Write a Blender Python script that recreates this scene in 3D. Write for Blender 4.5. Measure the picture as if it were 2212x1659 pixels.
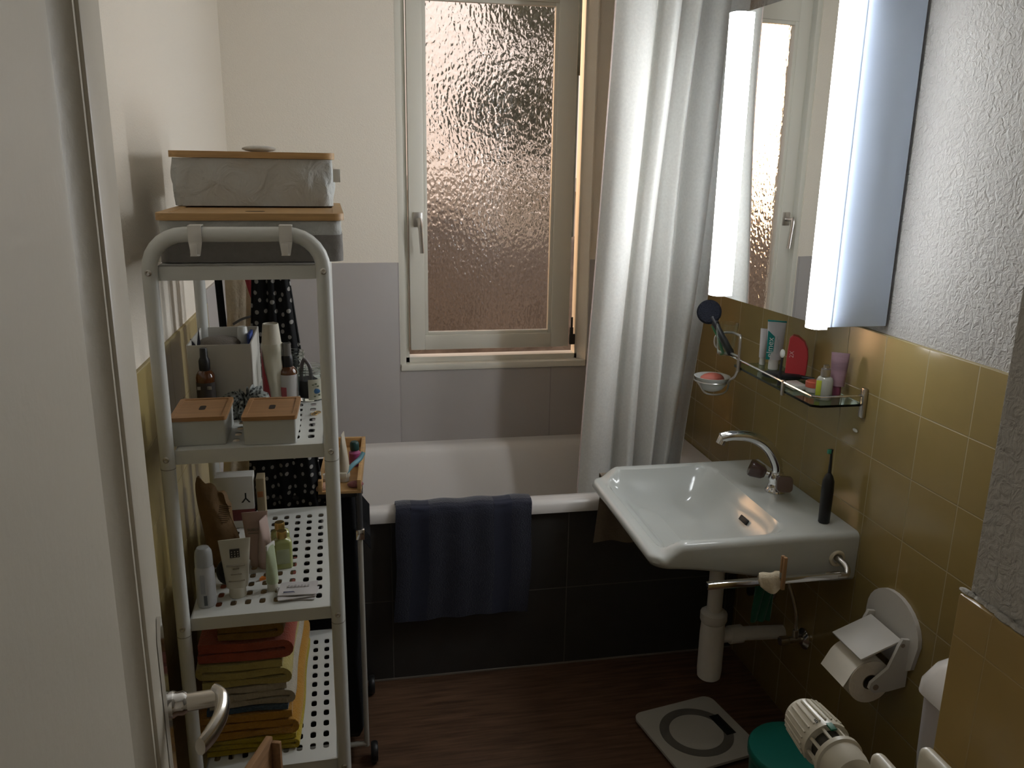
import bpy, bmesh, math, random
from mathutils import Vector, Matrix
random.seed(7)
PI = math.pi
scn = bpy.context.scene
COL = scn.collection
for o in list(bpy.data.objects): bpy.data.objects.remove(o, do_unlink=True)

# ---------------------------------------------------------------- camera
YAW, PITCH, ROLL, FPX = .1908, .2568, .0159, 1794.0
cam = bpy.data.cameras.new('camera'); cam_o = bpy.data.objects.new('camera', cam); COL.objects.link(cam_o)
_f = Vector((math.sin(YAW)*math.cos(PITCH), math.cos(YAW)*math.cos(PITCH), -math.sin(PITCH)))
_r = Vector((math.cos(YAW), -math.sin(YAW), 0)); _u = _r.cross(_f)
_r2 = _r*math.cos(ROLL)+_u*math.sin(ROLL); _u2 = -_r*math.sin(ROLL)+_u*math.cos(ROLL)
_m = Matrix((_r2, _u2, -_f)).transposed().to_4x4(); _m.translation = (0, 0, 1.6)
cam_o.matrix_world = _m
cam.sensor_fit = 'HORIZONTAL'; cam.sensor_width = 36; cam.lens = 36*FPX/2212; cam.clip_start = .02
scn.camera = cam_o

# ---------------------------------------------------------------- view, sky
vs = scn.view_settings
scn.display_settings.display_device = 'sRGB'
vs.view_transform = 'Standard'; vs.look = 'None'; vs.gamma = 1; vs.use_curve_mapping = False
vs.exposure = 1.38
scn.cycles.use_denoising = True
scn.cycles.max_bounces = 9; scn.cycles.diffuse_bounces = 4; scn.cycles.glossy_bounces = 4
scn.cycles.transmission_bounces = 8; scn.cycles.transparent_max_bounces = 8
scn.cycles.sample_clamp_indirect = 4.0
LAMP = 12.5
SKY = .55
wd = bpy.data.worlds.new('evening_sky'); scn.world = wd; wd.use_nodes = True
def build_world():
    nt = wd.node_tree; N = nt.nodes; L = nt.links; N.clear()
    out = N.new('ShaderNodeOutputWorld'); bg = N.new('ShaderNodeBackground'); L.new(bg.outputs[0], out.inputs[0])
    tc = N.new('ShaderNodeTexCoord')
    sun = Vector((math.sin(math.radians(-43)), math.cos(math.radians(-43)), .10)).normalized()
    dot = N.new('ShaderNodeVectorMath'); dot.operation = 'DOT_PRODUCT'; dot.inputs[1].default_value = sun
    L.new(tc.outputs['Generated'], dot.inputs[0])
    def glow(lo, hi, p):
        mr = N.new('ShaderNodeMapRange'); mr.inputs[1].default_value = lo; mr.inputs[2].default_value = hi; mr.clamp = True
        L.new(dot.outputs['Value'], mr.inputs[0])
        pw = N.new('ShaderNodeMath'); pw.operation = 'POWER'; pw.inputs[1].default_value = p; L.new(mr.outputs[0], pw.inputs[0]); return pw.outputs[0]
    sep = N.new('ShaderNodeSeparateXYZ'); L.new(tc.outputs['Generated'], sep.inputs[0])
    rp = N.new('ShaderNodeValToRGB'); L.new(sep.outputs['Z'], rp.inputs[0])
    e = rp.color_ramp.elements; e[0].position = 0.0; e[0].color = (.72, .55, .45, 1); e[1].position = .6; e[1].color = (.66, .60, .60, 1)
    k = e.new(.2); k.color = (.92, .77, .69, 1)
    def addc(prev, fac, col):
        s = N.new('ShaderNodeVectorMath'); s.operation = 'SCALE'; s.inputs[0].default_value = col; L.new(fac, s.inputs['Scale'])
        a = N.new('ShaderNodeVectorMath'); a.operation = 'ADD'; L.new(prev, a.inputs[0]); L.new(s.outputs[0], a.inputs[1]); return a.outputs[0]
    c = addc(rp.outputs[0], glow(.93, 1, 2.0), (19, 10.5, 4.8))
    c = addc(c, glow(.55, 1, 2.0), (.7, .45, .28))
    L.new(c, bg.inputs[0]); bg.inputs[1].default_value = SKY
build_world()

# ---------------------------------------------------------------- materials
MATS = {}
def _new(name):
    m = bpy.data.materials.new(name); m.use_nodes = True; nt = m.node_tree
    return m, nt, nt.nodes, nt.links, nt.nodes['Principled BSDF']
def _set(b, **k):
    for a, v in k.items():
        if a in b.inputs: b.inputs[a].default_value = v
def mat(name, col, rough=.5, metal=0.0, bump=0.0, bscale=60.0, var=0.0, vscale=8.0, stretch=(1, 1, 1), spec=.5, sheen=0.0, coat=0.0, trans=0.0, ior=1.45, alpha=1.0, emit=None, estr=0.0, coords='Object'):
    if name in MATS: return MATS[name]
    m, nt, N, L, b = _new(name); c4 = tuple(col)+(1,)
    _set(b, **{'Base Color': c4, 'Roughness': rough, 'Metallic': metal, 'Specular IOR Level': spec, 'Sheen Weight': sheen, 'Coat Weight': coat, 'Transmission Weight': trans, 'IOR': ior, 'Alpha': alpha})
    if emit: _set(b, **{'Emission Color': tuple(emit)+(1,), 'Emission Strength': estr})
    tc = N.new('ShaderNodeTexCoord'); mp = N.new('ShaderNodeMapping'); mp.inputs['Scale'].default_value = stretch
    L.new(tc.outputs[coords], mp.inputs[0])
    if bump:
        nz = N.new('ShaderNodeTexNoise'); nz.inputs['Scale'].default_value = bscale; nz.inputs['Detail'].default_value = 5
        L.new(mp.outputs[0], nz.inputs['Vector'])
        bp = N.new('ShaderNodeBump'); bp.inputs['Strength'].default_value = bump; bp.inputs['Distance'].default_value = .01
        L.new(nz.outputs[0], bp.inputs['Height']); L.new(bp.outputs[0], b.inputs['Normal'])
    if var:
        nz = N.new('ShaderNodeTexNoise'); nz.inputs['Scale'].default_value = vscale; nz.inputs['Detail'].default_value = 6
        L.new(mp.outputs[0], nz.inputs['Vector'])
        rp = N.new('ShaderNodeValToRGB'); L.new(nz.outputs[0], rp.inputs[0])
        rp.color_ramp.elements[0].position = .3; rp.color_ramp.elements[1].position = .7
        rp.color_ramp.elements[0].color = tuple(max(0, x*(1-var)) for x in col)+(1,)
        rp.color_ramp.elements[1].color = tuple(min(1, x*(1+var)) for x in col)+(1,)
        L.new(rp.outputs[0], b.inputs['Base Color'])
    MATS[name] = m; return m

def tiles(name, col, grout, ax, pitch_h, off_h, pitch_v, off_v, gw=.0022, rough=.15, var=.06, spec=.5, horiz=True):
    """square tiles laid on a flat wall; ax = world axis that runs along the wall"""
    if name in MATS: return MATS[name]
    m, nt, N, L, b = _new(name)
    geo = N.new('ShaderNodeNewGeometry'); sep = N.new('ShaderNodeSeparateXYZ'); L.new(geo.outputs['Position'], sep.inputs[0])
    def line(sock, pitch, off):
        a = N.new('ShaderNodeMath'); a.operation = 'SUBTRACT'; L.new(sock, a.inputs[0]); a.inputs[1].default_value = off
        pp = N.new('ShaderNodeMath'); pp.operation = 'PINGPONG'; L.new(a.outputs[0], pp.inputs[0]); pp.inputs[1].default_value = pitch/2
        lt = N.new('ShaderNodeMapRange'); lt.inputs[1].default_value = gw*.5; lt.inputs[2].default_value = gw*1.1
        lt.inputs[3].default_value = 1; lt.inputs[4].default_value = 0; L.new(pp.outputs[0], lt.inputs[0])
        fl = N.new('ShaderNodeMath'); fl.operation = 'DIVIDE'; L.new(a.outputs[0], fl.inputs[0]); fl.inputs[1].default_value = pitch
        ff = N.new('ShaderNodeMath'); ff.operation = 'FLOOR'; L.new(fl.outputs[0], ff.inputs[0])
        return lt.outputs[0], ff.outputs[0]
    h, ih = line(sep.outputs[ax], pitch_h, off_h)
    v, iv = line(sep.outputs['Z'], pitch_v, off_v)
    mx = N.new('ShaderNodeMath'); mx.operation = 'MAXIMUM'; L.new(h, mx.inputs[0])
    if horiz: L.new(v, mx.inputs[1])
    cb = N.new('ShaderNodeCombineXYZ'); L.new(ih, cb.inputs[0]); L.new(iv, cb.inputs[1])
    wn = N.new('ShaderNodeTexWhiteNoise'); L.new(cb.outputs[0], wn.inputs['Vector'])
    nz = N.new('ShaderNodeTexNoise'); nz.inputs['Scale'].default_value = 14; nz.inputs['Detail'].default_value = 4; L.new(geo.outputs['Position'], nz.inputs['Vector'])
    av = N.new('ShaderNodeMath'); av.operation = 'MULTIPLY_ADD'; L.new(wn.outputs['Value'], av.inputs[0]); av.inputs[1].default_value = .5; L.new(nz.outputs[0], av.inputs[2])
    rp = N.new('ShaderNodeValToRGB'); L.new(av.outputs[0], rp.inputs[0]); rp.color_ramp.elements[0].position = .3; rp.color_ramp.elements[1].position = 1.1 if False else 1.0
    rp.color_ramp.elements[0].color = tuple(x*(1-var) for x in col)+(1,); rp.color_ramp.elements[1].color = tuple(min(1, x*(1+var)) for x in col)+(1,)
    mc = N.new('ShaderNodeMix'); mc.data_type = 'RGBA'; L.new(mx.outputs[0], mc.inputs['Factor']); L.new(rp.outputs[0], mc.inputs['A']); mc.inputs['B'].default_value = tuple(grout)+(1,)
    L.new(mc.outputs['Result'], b.inputs['Base Color'])
    mr = N.new('ShaderNodeMapRange'); mr.inputs[3].default_value = rough; mr.inputs[4].default_value = .8; L.new(mx.outputs[0], mr.inputs[0]); L.new(mr.outputs[0], b.inputs['Roughness'])
    sb = N.new('ShaderNodeMath'); sb.operation = 'SUBTRACT'; sb.inputs[0].default_value = 1; L.new(mx.outputs[0], sb.inputs[1])
    n2 = N.new('ShaderNodeTexNoise'); n2.inputs['Scale'].default_value = 9; L.new(geo.outputs['Position'], n2.inputs['Vector'])
    ma = N.new('ShaderNodeMath'); ma.operation = 'MULTIPLY_ADD'; L.new(n2.outputs[0], ma.inputs[0]); ma.inputs[1].default_value = .25; L.new(sb.outputs[0], ma.inputs[2])
    bp = N.new('ShaderNodeBump'); bp.inputs['Strength'].default_value = .35; bp.inputs['Distance'].default_value = .003
    L.new(ma.outputs[0], bp.inputs['Height']); L.new(bp.outputs[0], b.inputs['Normal'])
    _set(b, **{'Specular IOR Level': spec})
    MATS[name] = m; return m

def fabric(name, col, transl=0.0, tcol=None, weave=350, bump=.25, sheen=.2):
    if name in MATS: return MATS[name]
    m, nt, N, L, b = _new(name); _set(b, **{'Base Color': tuple(col)+(1,), 'Roughness': .9, 'Specular IOR Level': .15, 'Sheen Weight': sheen})
    tc = N.new('ShaderNodeTexCoord'); nz = N.new('ShaderNodeTexNoise'); nz.inputs['Scale'].default_value = weave; nz.inputs['Detail'].default_value = 3
    L.new(tc.outputs['Object'], nz.inputs['Vector'])
    bp = N.new('ShaderNodeBump'); bp.inputs['Strength'].default_value = bump; bp.inputs['Distance'].default_value = .003; L.new(nz.outputs[0], bp.inputs['Height']); L.new(bp.outputs[0], b.inputs['Normal'])
    rp = N.new('ShaderNodeValToRGB'); n3 = N.new('ShaderNodeTexNoise'); n3.inputs['Scale'].default_value = weave*.3; n3.inputs['Detail'].default_value = 6; L.new(tc.outputs['Object'], n3.inputs['Vector']); L.new(n3.outputs[0], rp.inputs[0])
    rp.color_ramp.elements[0].color = tuple(x*.82 for x in col)+(1,); rp.color_ramp.elements[1].color = tuple(min(1, x*1.15) for x in col)+(1,); L.new(rp.outputs[0], b.inputs['Base Color'])
    if transl:
        t = N.new('ShaderNodeBsdfTranslucent'); t.inputs[0].default_value = tuple(tcol or col)+(1,)
        mx = N.new('ShaderNodeMixShader'); mx.inputs[0].default_value = transl; L.new(b.outputs[0], mx.inputs[1]); L.new(t.outputs[0], mx.inputs[2])
        L.new(mx.outputs[0], N['Material Output'].inputs[0])
    MATS[name] = m; return m

def polka(name, base, dot):
    m, nt, N, L, b = _new(name); _set(b, **{'Roughness': .8, 'Specular IOR Level': .2})
    uv = N.new('ShaderNodeUVMap'); vo = N.new('ShaderNodeTexVoronoi'); vo.voronoi_dimensions = '2D'; vo.inputs['Scale'].default_value = 40; vo.inputs['Randomness'].default_value = .55; L.new(uv.outputs[0], vo.inputs['Vector'])
    lt = N.new('ShaderNodeMath'); lt.operation = 'LESS_THAN'; lt.inputs[1].default_value = .2; L.new(vo.outputs['Distance'], lt.inputs[0])
    mc = N.new('ShaderNodeMix'); mc.data_type = 'RGBA'; L.new(lt.outputs[0], mc.inputs['Factor']); mc.inputs['A'].default_value = tuple(base)+(1,); mc.inputs['B'].default_value = tuple(dot)+(1,)
    L.new(mc.outputs['Result'], b.inputs['Base Color']); MATS[name] = m; return m

def glass_mat(name, col=(1, 1, 1), rough=0.0, ior=1.45):
    if name in MATS: return MATS[name]
    m, nt, N, L, b = _new(name); g = N.new('ShaderNodeBsdfGlass'); g.inputs[0].default_value = tuple(col)+(1,); g.inputs['Roughness'].default_value = rough; g.inputs['IOR'].default_value = ior
    L.new(g.outputs[0], N['Material Output'].inputs[0]); MATS[name] = m; return m

def pane_mat():
    m, nt, N, L, b = _new('textured_window_glass')
    g = N.new('ShaderNodeBsdfGlass'); g.inputs[0].default_value = (.93, .93, .93, 1); g.inputs['Roughness'].default_value = .11; g.inputs['IOR'].default_value = 1.45
    tc = N.new('ShaderNodeTexCoord'); mp = N.new('ShaderNodeMapping'); mp.inputs['Scale'].default_value = (1, 1, .62); L.new(tc.outputs['Object'], mp.inputs[0])
    nz = N.new('ShaderNodeTexNoise'); nz.inputs['Scale'].default_value = 40; nz.inputs['Detail'].default_value = 2; L.new(mp.outputs[0], nz.inputs['Vector'])
    sc = N.new('ShaderNodeVectorMath'); sc.operation = 'SCALE'; sc.inputs['Scale'].default_value = .012; L.new(nz.outputs['Color'], sc.inputs[0])
    ad = N.new('ShaderNodeVectorMath'); ad.operation = 'ADD'; L.new(mp.outputs[0], ad.inputs[0]); L.new(sc.outputs[0], ad.inputs[1])
    vo = N.new('ShaderNodeTexVoronoi'); vo.feature = 'SMOOTH_F1'; vo.inputs['Scale'].default_value = 92; vo.inputs['Smoothness'].default_value = .5; L.new(ad.outputs[0], vo.inputs['Vector'])
    bp = N.new('ShaderNodeBump'); bp.inputs['Strength'].default_value = .38; bp.inputs['Distance'].default_value = .006; L.new(vo.outputs['Distance'], bp.inputs['Height']); L.new(bp.outputs[0], g.inputs['Normal'])
    L.new(g.outputs[0], N['Material Output'].inputs[0]); return m

def stucco(name, col, strength, scale):
    m, nt, N, L, b = _new(name); _set(b, **{'Base Color': tuple(col)+(1,), 'Roughness': .9, 'Specular IOR Level': .2})
    geo = N.new('ShaderNodeNewGeometry'); nz = N.new('ShaderNodeTexNoise'); nz.inputs['Scale'].default_value = scale; nz.inputs['Detail'].default_value = 4; nz.inputs['Distortion'].default_value = 1.2
    L.new(geo.outputs['Position'], nz.inputs['Vector'])
    bp = N.new('ShaderNodeBump'); bp.inputs['Strength'].default_value = strength; bp.inputs['Distance'].default_value = .01; L.new(nz.outputs[0], bp.inputs['Height']); L.new(bp.outputs[0], b.inputs['Normal'])
    MATS[name] = m; return m

WHITE_PAINT = mat('white_window_paint', (.70, .68, .60), .35, bump=.03, bscale=200)
DOOR_PAINT = mat('off_white_door_paint', (.56, .515, .425), .4, bump=.05, bscale=90)
PLASTER = stucco('smooth_white_plaster', (.82, .76, .66), .25, 160)
ROUGH = stucco('rough_white_plaster', (.46, .445, .415), .8, 70)
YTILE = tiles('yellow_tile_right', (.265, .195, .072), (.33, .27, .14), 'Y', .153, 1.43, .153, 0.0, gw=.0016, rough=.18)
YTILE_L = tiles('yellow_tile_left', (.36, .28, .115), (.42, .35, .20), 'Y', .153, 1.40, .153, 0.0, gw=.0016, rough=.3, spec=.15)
YTILE_N = tiles('ochre_tile_near', (.33, .225, .075), (.35, .26, .12), 'Y', .153, .70, .153, 0.01, gw=.001, rough=.3)
GTILE = tiles('pale_grey_tile', (.50, .47, .45), (.28, .26, .25), 'X', .57, .157, 3.0, -1.0, gw=.002, rough=.35, var=.02, horiz=False)
DTILE = tiles('charcoal_tile', (.045, .043, .041), (.12, .115, .105), 'X', .56, .087, .28, 0.0, gw=.002, rough=.45, var=.12)
FLOORM = mat('brown_wood_vinyl', (.115, .062, .036), .42, bump=.12, bscale=30, var=.45, vscale=9, stretch=(.7, 9, 1))
WSTEEL = mat('white_powder_coat', (.62, .63, .60), .35)
CERAMIC = mat('white_ceramic', (.51, .53, .505), .12, spec=.5)
ENAMEL = mat('white_enamel', (.66, .63, .60), .15)
CHROME = mat('chrome', (.75, .75, .75), .1, metal=1)
DULLMETAL = mat('brushed_metal', (.55, .53, .5), .3, metal=1)
BLACKP = mat('black_plastic', (.012, .012, .013), .4)
BLACKF = fabric('black_fabric', (.010, .010, .011), sheen=.05)
WPLAST = mat('white_plastic', (.72, .70, .66), .35)
GPLAST = mat('grey_white_plastic', (.60, .58, .54), .4)
BAMBOO = mat('bamboo', (.45, .27, .11), .5, var=.18, vscale=12, stretch=(1, 14, 14))
BAMBOO_D = mat('oiled_bamboo', (.36, .19, .08), .5, var=.15, vscale=12, stretch=(1, 12, 12))
CLEARG = glass_mat('clear_glass', (.96, .98, .97), 0, 1.3)
AMBER = mat('amber_glass', (.10, .028, .006), .07, spec=.8, coat=.5)
PAPERW = mat('white_paper', (.62, .60, .56), .8)

# ---------------------------------------------------------------- mesh helpers
class B:
    def __init__(s): s.bm = bmesh.new(); s.uv = None
    def _mark(s): return len(s.bm.verts)
    def _tf(s, n, M):
        if M is not None:
            s.bm.verts.ensure_lookup_table()
            for v in s.bm.verts[n:]: v.co = M @ v.co
    def box(s, a, b, bev=0, seg=2, M=None):
        t = bmesh.new()
        vs = [t.verts.new((x, y, z)) for z in (a[2], b[2]) for y in (a[1], b[1]) for x in (a[0], b[0])]
        for q in ((0, 2, 3, 1), (4, 5, 7, 6), (0, 1, 5, 4), (2, 6, 7, 3), (0, 4, 6, 2), (1, 3, 7, 5)): t.faces.new([vs[i] for i in q])
        bmesh.ops.recalc_face_normals(t, faces=t.faces)
        if bev: bmesh.ops.bevel(t, geom=t.edges[:]+t.verts[:], offset=bev, segments=seg, affect='EDGES', profile=.5)
        return s._merge(t, M)
    def _merge(s, t, M=None):
        mp = {}
        for v in t.verts: mp[v] = s.bm.verts.new(M @ v.co if M is not None else v.co)
        for f in t.faces:
            try: s.bm.faces.new([mp[v] for v in f.verts])
            except ValueError: pass
        t.free(); return s
    def loft(s, rings, cap0=True, cap1=True, closed=True, M=None):
        R = [[s.bm.verts.new(M @ Vector(p) if M is not None else p) for p in r] for r in rings]
        n = len(R[0])
        for a, b in zip(R, R[1:]):
            for i in range(n if closed else n-1):
                j = (i+1) % n
                try: s.bm.faces.new((a[i], a[j], b[j], b[i]))
                except ValueError: pass
        if cap0: s.bm.faces.new(R[0][::-1])
        if cap1: s.bm.faces.new(R[-1])
        return s
    def lathe(s, prof, o=(0, 0, 0), seg=24, M=None, cap0=True, cap1=True, sx=1, sy=1):
        rings = [[(o[0]+r*sx*math.cos(2*PI*i/seg), o[1]+r*sy*math.sin(2*PI*i/seg), o[2]+z) for i in range(seg)] for r, z in prof]
        return s.loft(rings, cap0, cap1, True, M)
    def cyl(s, p0, p1, r0, r1=None, seg=20):
        return s.tube([p0, p1], [r0, r0 if r1 is None else r1], seg)
    def tube(s, pts, r, seg=12, closed=False, smooth=0, sq=None):
        P = [Vector(p) for p in pts]
        if smooth:
            Q = []; n = len(P)
            for i in range(n if closed else n-1):
                p0 = P[i-1] if (i > 0 or closed) else P[i]; p1 = P[i]; p2 = P[(i+1) % n]; p3 = P[(i+2) % n] if (i+2 < n or closed) else P[i+1]
                for k in range(smooth):
                    t = k/smooth; Q.append(.5*((2*p1)+(p2-p0)*t+(2*p0-5*p1+4*p2-p3)*t*t+(3*p1-p0-3*p2+p3)*t**3))
            if not closed: Q.append(P[-1])
            if not isinstance(r, (int, float)):
                rr = []
                for i in range(len(r)-(0 if closed else 1)):
                    for k in range(smooth): rr.append(r[i]+(r[(i+1) % len(r)]-r[i])*k/smooth)
                if not closed: rr.append(r[-1])
                r = rr
            P = Q
        n = len(P); rs = [r]*n if isinstance(r, (int, float)) else list(r)
        rings = []; up = None
        for i in range(n):
            d = (P[(i+1) % n]-P[i-1]) if closed else (P[min(i+1, n-1)]-P[max(i-1, 0)])
            d.normalize()
            if up is None:
                up = Vector((0, 0, 1)) if abs(d.z) < .9 else Vector((1, 0, 0))
            a = up-d*up.dot(d); a.normalize(); up = a; c = d.cross(a)
            e = sq or (1, 1)
            rings.append([P[i]+(a*math.cos(2*PI*k/seg)*e[0]+c*math.sin(2*PI*k/seg)*e[1])*rs[i] for k in range(seg)])
        if closed: rings.append(rings[0])
        if closed:
            R = [[s.bm.verts.new(p) for p in q] for q in rings[:-1]]
            for i in range(len(R)):
                a, b = R[i], R[(i+1) % len(R)]
                for k in range(seg): s.bm.faces.new((a[k], a[(k+1) % seg], b[(k+1) % seg], b[k]))
            return s
        return s.loft(rings)
    def prism(s, poly, z0, z1, M=None):
        return s.loft([[(x, y, z0) for x, y in poly], [(x, y, z1) for x, y in poly]], M=M)
    def sphere(s, c, r, seg=16, sc=(1, 1, 1)):
        pr = [(max(1e-4, math.sin(PI*i/(seg//2)))*r, -math.cos(PI*i/(seg//2))*r) for i in range(seg//2+1)]
        return s.loft([[(c[0]+q*sc[0]*math.cos(2*PI*k/seg), c[1]+q*sc[1]*math.sin(2*PI*k/seg), c[2]+z*sc[2]) for k in range(seg)] for q, z in pr])
    def sheet(s, grid, th=.002, uvs=None):
        nu, nv = len(grid), len(grid[0])
        s.uv = s.uv or s.bm.loops.layers.uv.new('UVMap')
        def nrm(i, j):
            a = Vector(grid[min(i+1, nu-1)][j])-Vector(grid[max(i-1, 0)][j]); b = Vector(grid[i][min(j+1, nv-1)])-Vector(grid[i][max(j-1, 0)])
            c = a.cross(b); return c.normalized() if c.length > 1e-9 else Vector((0, 0, 1))
        F = [[s.bm.verts.new(Vector(grid[i][j])+nrm(i, j)*th*.5) for j in range(nv)] for i in range(nu)]
        K = [[s.bm.verts.new(Vector(grid[i][j])-nrm(i, j)*th*.5) for j in range(nv)] for i in range(nu)]
        def q(vs, ij):
            f = s.bm.faces.new(vs)
            if uvs:
                for l, (i, j) in zip(f.loops, ij): l[s.uv].uv = uvs[i][j]
        for i in range(nu-1):
            for j in range(nv-1):
                c = ((i, j), (i+1, j), (i+1, j+1), (i, j+1))
                q([F[a][b] for a, b in c], c); c2 = c[::-1]; q([K[a][b] for a, b in c2], c2)
        bd = [(i, 0) for i in range(nu)]+[(nu-1, j) for j in range(1, nv)]+[(i, nv-1) for i in range(nu-2, -1, -1)]+[(0, j) for j in range(nv-2, 0, -1)]
        for a, b in zip(bd, bd[1:]+bd[:1]):
            q([F[a[0]][a[1]], K[a[0]][a[1]], K[b[0]][b[1]], F[b[0]][b[1]]], (a, a, b, b))
        return s
    def text(s, txt, size, M, ext=.0004):
        cu = bpy.data.curves.new('t', 'FONT'); cu.body = txt; cu.size = size; cu.extrude = ext; cu.align_x = 'CENTER'; cu.align_y = 'CENTER'
        ob = bpy.data.objects.new('t', cu); COL.objects.link(ob)
        me = bpy.data.meshes.new_from_object(ob.evaluated_get(bpy.context.evaluated_depsgraph_get()))
        t = bmesh.new(); t.from_mesh(me); bpy.data.objects.remove(ob); bpy.data.curves.remove(cu); bpy.data.meshes.remove(me)
        return s._merge(t, M)
    def build(s, name, m, parent=None, angle=40, label=None, loc=None, rotz=0):
        bmesh.ops.recalc_face_normals(s.bm, faces=s.bm.faces)
        me = bpy.data.meshes.new(name); s.bm.to_mesh(me); s.bm.free()
        me.materials.append(m); me.shade_smooth(); me.set_sharp_from_angle(angle=math.radians(angle))
        o = bpy.data.objects.new(name, me); COL.objects.link(o)
        if parent: o.parent = parent
        if label: o['label'] = label
        if loc: o.location = loc
        o.rotation_euler.z = rotz
        return o

def tag(o, label, cat, group=None):
    o['label'] = label; o['category'] = cat
    if group: o['group'] = group
    return o
def thing(name, label, cat, loc=(0, 0, 0), rotz=0, group=None):
    o = bpy.data.objects.new(name, None); COL.objects.link(o); o.location = loc; o.rotation_euler = (0, 0, rotz); o.empty_display_size = .05
    return tag(o, label, cat, group)
def struct(o, label=None):
    o['kind'] = 'structure'
    if label: o['label'] = label
    return o
def sm(a, b, x):
    t = min(1, max(0, (x-a)/(b-a))); return t*t*(3-2*t)
def rrect(w, d, r, n=5, cx=0, cy=0):
    P = []
    for (sx, sy, a0) in ((1, 1, 0), (-1, 1, 90), (-1, -1, 180), (1, -1, 270)):
        for k in range(n+1):
            a = math.radians(a0+90*k/n); P.append((cx+sx*(w/2-r)+r*math.cos(a), cy+sy*(d/2-r)+r*math.sin(a)))
    return P
def T(x=0, y=0, z=0): return Matrix.Translation((x, y, z))
def RX(a): return Matrix.Rotation(math.radians(a), 4, 'X')
def RY(a): return Matrix.Rotation(math.radians(a), 4, 'Y')
def RZ(a): return Matrix.Rotation(math.radians(a), 4, 'Z')

# ================================================================ SETTING
XL, XR, YB, YF, ZC = -.40, 1.241, 3.0, -.35, 2.42
struct(B().box((XL-.1, YF-.1, -.1), (XR+.1, YB+.3, 0)).build('floor', FLOORM))
struct(B().box((XL-.1, YF-.1, ZC), (XR+.1, YB+.3, ZC+.1)).build('ceiling', stucco('white_ceiling_paint', (.86, .83, .77), .1, 160)))
wl = struct(B().box((XL-.12, YF, 0), (XL, YB+.3, ZC)).build('wall_left', PLASTER))
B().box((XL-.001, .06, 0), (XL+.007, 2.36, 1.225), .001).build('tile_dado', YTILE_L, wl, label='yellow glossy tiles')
B().box((XL-.001, 2.36, 0), (XL+.007, YB, 1.26), .001).build('tile_dado', GTILE, wl, label='pale grey tiles')
wr = struct(B().box((XR+.007, YF, 0), (XR+.15, YB+.3, ZC)).build('wall_right', ROUGH))
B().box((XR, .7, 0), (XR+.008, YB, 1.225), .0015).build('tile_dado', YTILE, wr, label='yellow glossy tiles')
struct(B().box((XL-.1, YF-.1, 0), (XR+.1, YF, ZC)).build('wall_front', PLASTER))
# back wall round the window opening
OX0, OX1, OZ0, OZ1 = .160, .866, .885, 2.33
wb = B()
wb.box((XL, YB, 0), (OX0, YB+.12, ZC)); wb.box((OX1, YB, 0), (XR+.01, YB+.12, ZC)); wb.box((OX0, YB, 0), (OX1, YB+.12, OZ0)); wb.box((OX0, YB, OZ1), (OX1, YB+.12, ZC))
wb = struct(wb.build('wall_back', PLASTER))
gt = B(); gt.box((XL, YB-.008, 0), (OX0, YB+.001, 1.26), .001); gt.box((OX1, YB-.008, 0), (XR, YB+.001, 1.268), .001); gt.box((OX0, YB-.008, 0), (OX1, YB+.001, OZ0-.008), .001)
gt.build('tile_dado', GTILE, wb, label='large pale grey tiles')
# near wall return on the right, plastered above ochre tile
nb = struct(B().box((.685, YF, 0), (XR+.01, .75, ZC), .004).build('wall_near_right', ROUGH))
B().box((.673, YF, 0), (XR+.005, .753, 1.133), .004).build('tile_dado', YTILE_N, nb, label='ochre tiles with a ragged plaster top edge')
rag = B()
for i in range(60):
    y = .748-i*.02; rag.sphere((.6815+random.uniform(-.002, .003), y, 1.134), .005+random.uniform(0, .004), 8, (.9, 2.4, .6))
rag.build('plaster_edge', ROUGH, nb)

# window
win = struct(B().box((OX0, YB+.03, OZ0), (OX0+.036, YB+.085, OZ1)).build('window_1', WHITE_PAINT), 'white wooden window with one textured glass pane')
fr = B(); fr.box((.828, YB+.03, OZ0), (OX1, YB+.085, OZ1)); fr.box((OX0, YB+.03, OZ0), (OX1, YB+.085, OZ0+.02)); fr.box((OX0, YB+.03, OZ1-.06), (OX1, YB+.085, OZ1))
fr.box((OX0, YB+.004, OZ0), (OX0+.022, YB+.04, OZ1), .002)
fr.build('frame', WHITE_PAINT, win)
sx0, sx1, sz0, sz1 = .200, .798, .936, 2.26
gx0, gx1, gz0, gz1 = .266, .717, 1.002, 2.134
sa = B()
sa.box((sx0, YB+.012, sz0), (gx0-.013, YB+.07, sz1), .003); sa.box((gx1+.012, YB+.012, sz0), (sx1, YB+.07, sz1), .003)
sa.box((gx0-.014, YB+.012, sz0), (gx1+.013, YB+.07, gz0-.012), .003); sa.box((gx0-.014, YB+.012, gz1+.012), (gx1+.013, YB+.07, sz1), .003)
sash = sa.build('sash', WHITE_PAINT, win)
bd = B()
bd.box((gx0-.016, YB+.018, gz0-.014), (gx0, YB+.04, gz1+.014), .002); bd.box((gx1, YB+.018, gz0-.014), (gx1+.016, YB+.04, gz1+.014), .002)
bd.box((gx0, YB+.018, gz0-.014), (gx1, YB+.04, gz0), .002); bd.box((gx0, YB+.018, gz1), (gx1, YB+.04, gz1+.014), .002)
bd.build('glazing_bead', WHITE_PAINT, sash)
B().box((gx0-.005, YB+.038, gz0-.005), (gx1+.005, YB+.043, gz1+.005)).build('pane', pane_mat(), sash, label='textured obscure glass')
hd = B(); hd.box((.216, YB+.003, 1.385), (.247, YB+.0125, 1.437), .002); hd.cyl((.232, YB+.006, 1.41), (.232, YB-.035, 1.41), .008)
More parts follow.
